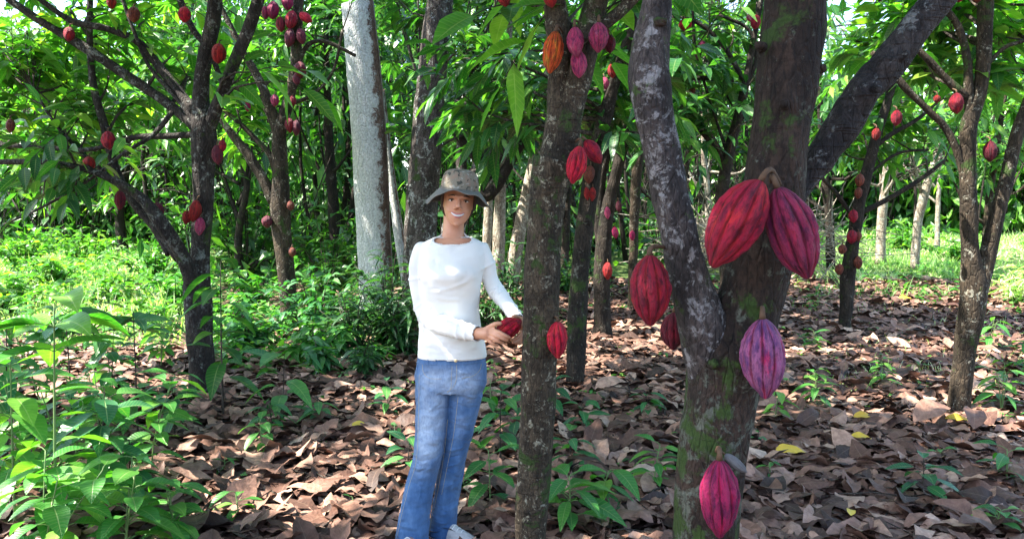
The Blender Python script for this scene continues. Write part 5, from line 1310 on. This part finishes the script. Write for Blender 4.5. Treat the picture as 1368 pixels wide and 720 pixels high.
# ---- shoes
for (x, dy, ax) in ((550, -.085, -.25), (596, .03, 1.0)):
    g = W(x, 700, dy); g = np.array([g[0], g[1], .0]); d = np.array([math.sin(ax), -math.cos(ax), 0]); side = np.array([math.cos(ax), math.sin(ax), 0])
    s = np.linspace(0, 1, 22); Ls = .27; V = []
    wd = np.interp(s, [0, .1, .3, .65, .88, 1], [.018, .034, .036, .046, .036, .008]); ht = np.interp(s, [0, .12, .35, .6, .9, 1], [.075, .098, .094, .066, .044, .02])
    for a, w_, h_ in zip(s, wd, ht):
        c = g+d*(a*Ls-.085); t_ = np.linspace(0, 2*math.pi, 24, endpoint=False)
        V.append([c+side*w_*math.cos(q)*(1 if math.sin(q) < 0 else 1-.15*math.sin(q))+np.array([0, 0, .022+(h_-.022)*max(math.sin(q), 0)+.010*min(math.sin(q), 0)]) for q in t_])
    V = np.array(V); V = np.vstack([np.repeat(V[:1].mean(1, keepdims=True), 24, 1), V, np.repeat(V[-1:].mean(1, keepdims=True), 24, 1)])
    i = np.arange(23)[:, None]*24; j = np.arange(24)[None]; k = (j+1) % 24
    mb = MB(); mb.add(V, np.stack([i+j, i+24+j, i+24+k, i+k], -1)); s_o = link('shoe', mb.mesh('shoe'), M['shoe'], woman)
    V2 = []
    for a, w_ in zip(s, wd+.004):
        c = g+d*(a*(Ls+.008)-.089); t_ = np.linspace(0, 2*math.pi, 24, endpoint=False)
        V2.append([c+side*w_*math.cos(q)+np.array([0, 0, .012+.010*np.sign(math.sin(q))*abs(math.sin(q))**.35]) for q in t_])
    V2 = np.array(V2); V2 = np.vstack([np.repeat(V2[:1].mean(1, keepdims=True), 24, 1), V2, np.repeat(V2[-1:].mean(1, keepdims=True), 24, 1)])
    mb = MB(); mb.add(V2, np.stack([i+j, i+24+j, i+24+k, i+k], -1)); link('sole', mb.mesh('sole'), M['sole'], s_o)
    mb = MB()
    for a in (.42, .50, .58, .66):
        c = g+d*(a*Ls-.085); hh = np.interp(a, s, ht)
        tube(mb, spline([c-side*.020+[0, 0, hh-.010], c+[0, 0, hh+.003], c+side*.020+[0, 0, hh-.010]], 8), .0025, 6)
    link('laces', mb.mesh('laces'), M['sole'], s_o)
# the pod in her hands
pod((663, 449), (697, 428), 27, YW-.250, HOT, 'glossy red pod held by the woman in both hands', W(659, 450.5, -.250), None, Y2=YW-.235, spin=.8, dark=.95)
# ================================================================ cocoa pods
GF = 'pods on the forked foreground tree'; GU = 'pods on the upright tree beside the woman'
pod((1017, 241), (950, 357), 69, 1.80, CRIM, 'large crimson pod with orange flush, left of the pair high on the big trunk', P(1042, 246, 1.92), GF, spin=.6)
pod((1038, 250), (1081, 373), 63, 1.80, ((.27, .02, .07), (.50, .012, .05)), 'large purple-red pod, right of the pair high on the big trunk', P(1030, 243, 1.92), GF, spin=1.9)
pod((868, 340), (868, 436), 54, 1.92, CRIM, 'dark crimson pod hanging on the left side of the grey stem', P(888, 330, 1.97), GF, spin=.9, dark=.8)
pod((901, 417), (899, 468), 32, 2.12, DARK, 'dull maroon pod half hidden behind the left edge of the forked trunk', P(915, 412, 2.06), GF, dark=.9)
pod((1019, 425), (1024, 533), 58, 1.84, LILAC, 'lilac-purple pod with a pink furrow on the right side of the big trunk', P(1018, 412, 1.93), GF, spin=2.7)
pod((961, 613), (961, 719), 52, 1.82, MAG, 'magenta pod hanging lowest, at the foot of the picture on the forked trunk', P(957, 603, 1.93), GF, spin=1.1)
dp = pod((968, 606), (998, 631), 15, 1.83, (( .27, .27, .28), (.3, .3, .31)), 'shrivelled grey dried pod beside the lowest magenta pod', P(962, 604, 1.92), GF, stalk_r=.003)
dp.name = 'dried_pod'; dp.children[0].data = dp.children[0].data.copy(); dp.children[0].data.materials[0] = M['dry_pod']
# upright tree
pod((743, 42), (734, 99), 27, 3.08, ORANGE, 'orange and yellow pod, leftmost of the row under the upright tree fork', P(752, 44, 3.18), GU)
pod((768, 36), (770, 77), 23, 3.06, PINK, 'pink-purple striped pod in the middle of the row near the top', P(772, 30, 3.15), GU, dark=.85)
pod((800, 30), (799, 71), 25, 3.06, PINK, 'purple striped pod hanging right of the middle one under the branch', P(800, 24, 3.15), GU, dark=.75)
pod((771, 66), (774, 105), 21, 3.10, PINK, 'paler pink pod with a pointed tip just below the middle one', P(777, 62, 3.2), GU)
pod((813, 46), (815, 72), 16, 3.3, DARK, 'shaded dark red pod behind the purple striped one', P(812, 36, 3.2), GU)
pod((745, 429), (745, 479), 28, 3.12, HOT, 'bright red pod hanging on the right side of the upright trunk at waist height', P(738, 424, 3.18), GU)
pod((775, 195), (764, 246), 26, 3.08, HOT, 'glowing red pod pointing down left on the upright tree at hat height', P(768, 190, 3.2), GU)
pod((782, 187), (803, 219), 20, 3.14, CRIM, 'striped dark pink pod leaning right behind the glowing red one', P(776, 186, 3.2), GU, dark=1.1)
pod((733, -16), (738, 11), 18, 3.1, RED, 'red pod tip cut by the top edge above the upright tree fork', None, GU)
pod((671, -14), (676, 10), 17, 3.4, RED, 'orange-red pod tip cut by the top edge left of the upright tree', P(690, -30, 3.3), GU)
# pods on other trees
def pods(group, Y, rows, back=.09):
    for (top, tip, w, c, lab, *dk) in rows:
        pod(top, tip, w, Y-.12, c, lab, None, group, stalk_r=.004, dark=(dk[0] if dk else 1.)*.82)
pods('pods on the dark stems behind the upright tree', 6.7, [
    ((789, 221), (786, 246), 15, BROWN, 'brownish pod just under the striped one'), ((783, 250), (785, 268), 8, RED, 'left one of two tiny red pods hanging together'), ((792, 250), (791, 269), 9, RED, 'right one of two tiny red pods hanging together'),
    ((816, 86), (819, 105), 12, RED, 'small red pod beside the dark stem under the purple striped pods'), ((807, 103), (809, 120), 11, PINK, 'small pink pod lower left of the small red one')])
pods('pods on the double-stemmed tree', 9.4, [((811, 276), (812, 293), 8, PINK, 'tiny pink pod on the double-stemmed tree, higher one'), ((821, 303), (823, 319), 9, MAG, 'tiny magenta pod on the double-stemmed tree, lower right one'),
    ((812, 350), (812, 374), 13, RED, 'small red pod low on the double-stemmed tree at shoulder height'), ((826, 268), (827, 284), 8, MAROON, 'tiny dark pod right of the higher pink one')])
pods('pods on the thin olive stem', 11.5, [((845, 308), (845, 322), 8, MAG, 'tiny magenta pod low on the thin olive-brown stem')])
pods('pods on the left tree', 6.3, [
    ((293, 58), (291, 86), 19, RED, 'bright orange-red pod on the left tree above its fork'), ((247, 9), (246, 31), 16, HOT, 'red pod near the top edge left of the left tree fork'),
    ((93, 36), (91, 56), 14, CRIM, 'reddish pod on the long diagonal limb, upper left'), ((148, -6), (150, 13), 12, RED, 'red pod cut by the top edge at upper left'),
    ((179, 9), (179, 31), 16, BROWN, 'brown-orange pod near the top edge, upper left'), ((144, 175), (147, 201), 18, CRIM, 'rosy pod on the thin upright limb crossing the low limbs'),
    ((119, 209), (119, 230), 16, RED, 'orange-red pod sitting on the lowest sweeping limb'), ((160, 254), (160, 281), 14, DARK, 'dark maroon pod hanging below the sweeping limb'),
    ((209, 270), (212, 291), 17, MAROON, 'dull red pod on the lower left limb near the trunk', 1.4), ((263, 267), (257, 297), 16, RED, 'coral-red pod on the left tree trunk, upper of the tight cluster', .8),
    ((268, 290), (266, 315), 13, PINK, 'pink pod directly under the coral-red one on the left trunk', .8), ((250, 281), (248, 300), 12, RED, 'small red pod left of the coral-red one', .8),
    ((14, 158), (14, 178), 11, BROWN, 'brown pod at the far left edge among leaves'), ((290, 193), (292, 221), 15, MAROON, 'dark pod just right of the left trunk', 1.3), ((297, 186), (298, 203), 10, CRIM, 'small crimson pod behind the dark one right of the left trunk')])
pods('pods crowded on the slender speckled tree', 9.8, [
    ((366, 2), (364, 27), 16, MAG, 'magenta pod, upper left of the crowded cluster', .8), ((354, 8), (355, 27), 10, MAG, 'leftmost small pod of the crowded cluster', .7), ((383, -8), (385, 15), 15, MAG, 'pink pod cut by the top edge in the crowded cluster'),
    ((391, 14), (386, 40), 16, CRIM, 'crimson pod in the heart of the crowded cluster'), ((400, 18), (417, 30), 12, HOT, 'bright pink pod sticking out right of the crowded cluster'), ((388, 38), (385, 64), 14, MAROON, 'dark pod at the lower left of the crowded cluster', 1.5),
    ((400, 38), (405, 60), 13, MAROON, 'dark pod at the lower right of the crowded cluster', 1.7), ((374, 22), (376, 44), 12, CRIM, 'crimson pod wedged low in the crowded cluster', .7), ((401, 82), (402, 106), 16, DARK, 'purplish pod alone on the stem below the crowded cluster', .8),
    ((396, 97), (397, 115), 10, MAROON, 'small dark pod just under the purplish one', 1.3), ((367, 126), (367, 143), 11, PINK, 'pink pod between the two forks of the slender tree', .7), ((331, 135), (331, 150), 8, MAG, 'little magenta pod hanging left of the slender tree'),
    ((386, 157), (388, 178), 13, CRIM, 'dull crimson pod at the fork of the slender tree', .6), ((396, 160), (396, 182), 11, MAROON, 'dark pod right beside the dull crimson one at the fork', 1.2), ((391, 128), (391, 143), 9, CRIM, 'small pod on the right fork of the slender tree', .6),
    ((388, 268), (389, 282), 10, BROWN, 'brown pod on the right of the slender trunk, higher one'), ((390, 330), (391, 344), 10, BROWN, 'brown pod on the right of the slender trunk, lower one'), ((357, 288), (357, 305), 14, MAROON, 'dark reddish pod left of the slender trunk', 1.3)])
pods('pods up the thin dark stem', 9.8, [
    ((1149, 232), (1148, 250), 12, BROWN, 'pod on the thin dark stem, topmost of its column', 1.2), ((1147, 250), (1146, 266), 10, BROWN, 'pod second from the top of the column'), ((1140, 280), (1140, 298), 12, CRIM, 'rosy pod third from the top of the column'),
    ((1139, 307), (1137, 326), 14, CRIM, 'pod fourth from the top of the column', .8), ((1147, 309), (1146, 323), 9, BROWN, 'small pod tucked right of the fourth one'), ((1126, 326), (1124, 340), 11, BROWN, 'pod sticking out left near the bottom of the column'),
    ((1146, 342), (1147, 360), 11, BROWN, 'pod low on the right side of the column'), ((1122, 352), (1121, 368), 11, BROWN, 'lowest pod at the left of the column')])
pods('pods on the far right tree', 5.8, [
    ((1278, 124), (1278, 153), 18, CRIM, 'rosy striped pod at the branching of the V-forked tree', .8), ((1323, 188), (1323, 217), 17, DARK, 'dusky pod between the arms of the V-forked tree', .8), ((1198, 147), (1197, 169), 14, CRIM, 'small rosy pod in front of the black limb\'s underside', .9),
    ((1171, 171), (1170, 188), 11, RED, 'little red pod below the black limb', .7), ((1252, 127), (1251, 138), 9, RED, 'tiny red pod left of the rosy striped one', .7), ((1281, -8), (1281, 4), 12, CRIM, 'pod tip at the top edge, upper right'), ((1304, -8), (1305, 5), 12, BROWN, 'brown pod tip at the top edge, far upper right')])
pods('pods between the grey stem and the big trunk', 9.0, [
    ((915, 25), (916, 42), 17, HOT, 'round red pod right of the grey stem near the top'), ((1011, 20), (1008, 40), 13, CRIM, 'crimson pod against the left edge of the big trunk near the top'), ((1000, 18), (1004, 30), 8, PINK, 'small pink pod tip beside the crimson one'),
    ((938, 55), (940, 68), 10, PINK, 'small pink pod below and right of the round red one'), ((926, 70), (925, 85), 12, MAROON, 'dark pod under the small pink one', 1.3), ((895, 99), (895, 114), 10, HOT, 'small red pod touching the grey stem'), ((900, 68), (900, 82), 10, MAROON, 'dull pod tucked behind the grey stem', 1.4),
    ((925, 116), (925, 126), 9, BROWN, 'brownish small pod among leaves below the others')])

# ================================================================ daylight and camera
w = bpy.data.worlds.new('World'); bpy.context.scene.world = w; w.use_nodes = True
nt = w.node_tree; bg = nt.nodes['Background']
sky = nt.nodes.new('ShaderNodeTexSky'); sky.sky_type = 'NISHITA'; sky.sun_disc = False
el = math.asin(SUN[2]); az = math.atan2(SUN[0], SUN[1])
sky.sun_elevation = el; sky.sun_rotation = az; sky.air_density = 1.; sky.dust_density = 1.5; sky.ozone_density = 1.
nt.links.new(sky.outputs[0], bg.inputs[0]); bg.inputs[1].default_value = .135
sl = bpy.data.lights.new('sun', 'SUN'); sl.energy = 5.; sl.angle = R(.53); sl.color = (1., .93, .82)
so = bpy.data.objects.new('sun', sl); C.objects.link(so); so.rotation_mode = 'QUATERNION'; so.rotation_quaternion = Vector((0, 0, -1)).rotation_difference(Vector(-SUN)); so.location = (0, 0, 20)
cam = bpy.data.cameras.new('camera'); co = bpy.data.objects.new('camera', cam); C.objects.link(co)
cam.sensor_width = 36; cam.lens = FPX/1368*36; cam.clip_end = 3000; cam.clip_start = .05
co.location = (0, 0, CAMZ); co.rotation_euler = (R(90)-PITCH, 0, 0); bpy.context.scene.camera = co
sc = bpy.context.scene
sc.view_settings.view_transform = 'Standard'; sc.view_settings.look = 'None'; sc.view_settings.gamma = 1; sc.view_settings.exposure = EXPOSURE
sc.cycles.max_bounces = 6; sc.cycles.diffuse_bounces = 4; sc.cycles.glossy_bounces = 2; sc.cycles.transmission_bounces = 4; sc.cycles.transparent_max_bounces = 4
sc.cycles.use_denoising = True; sc.cycles.sample_clamp_indirect = 6
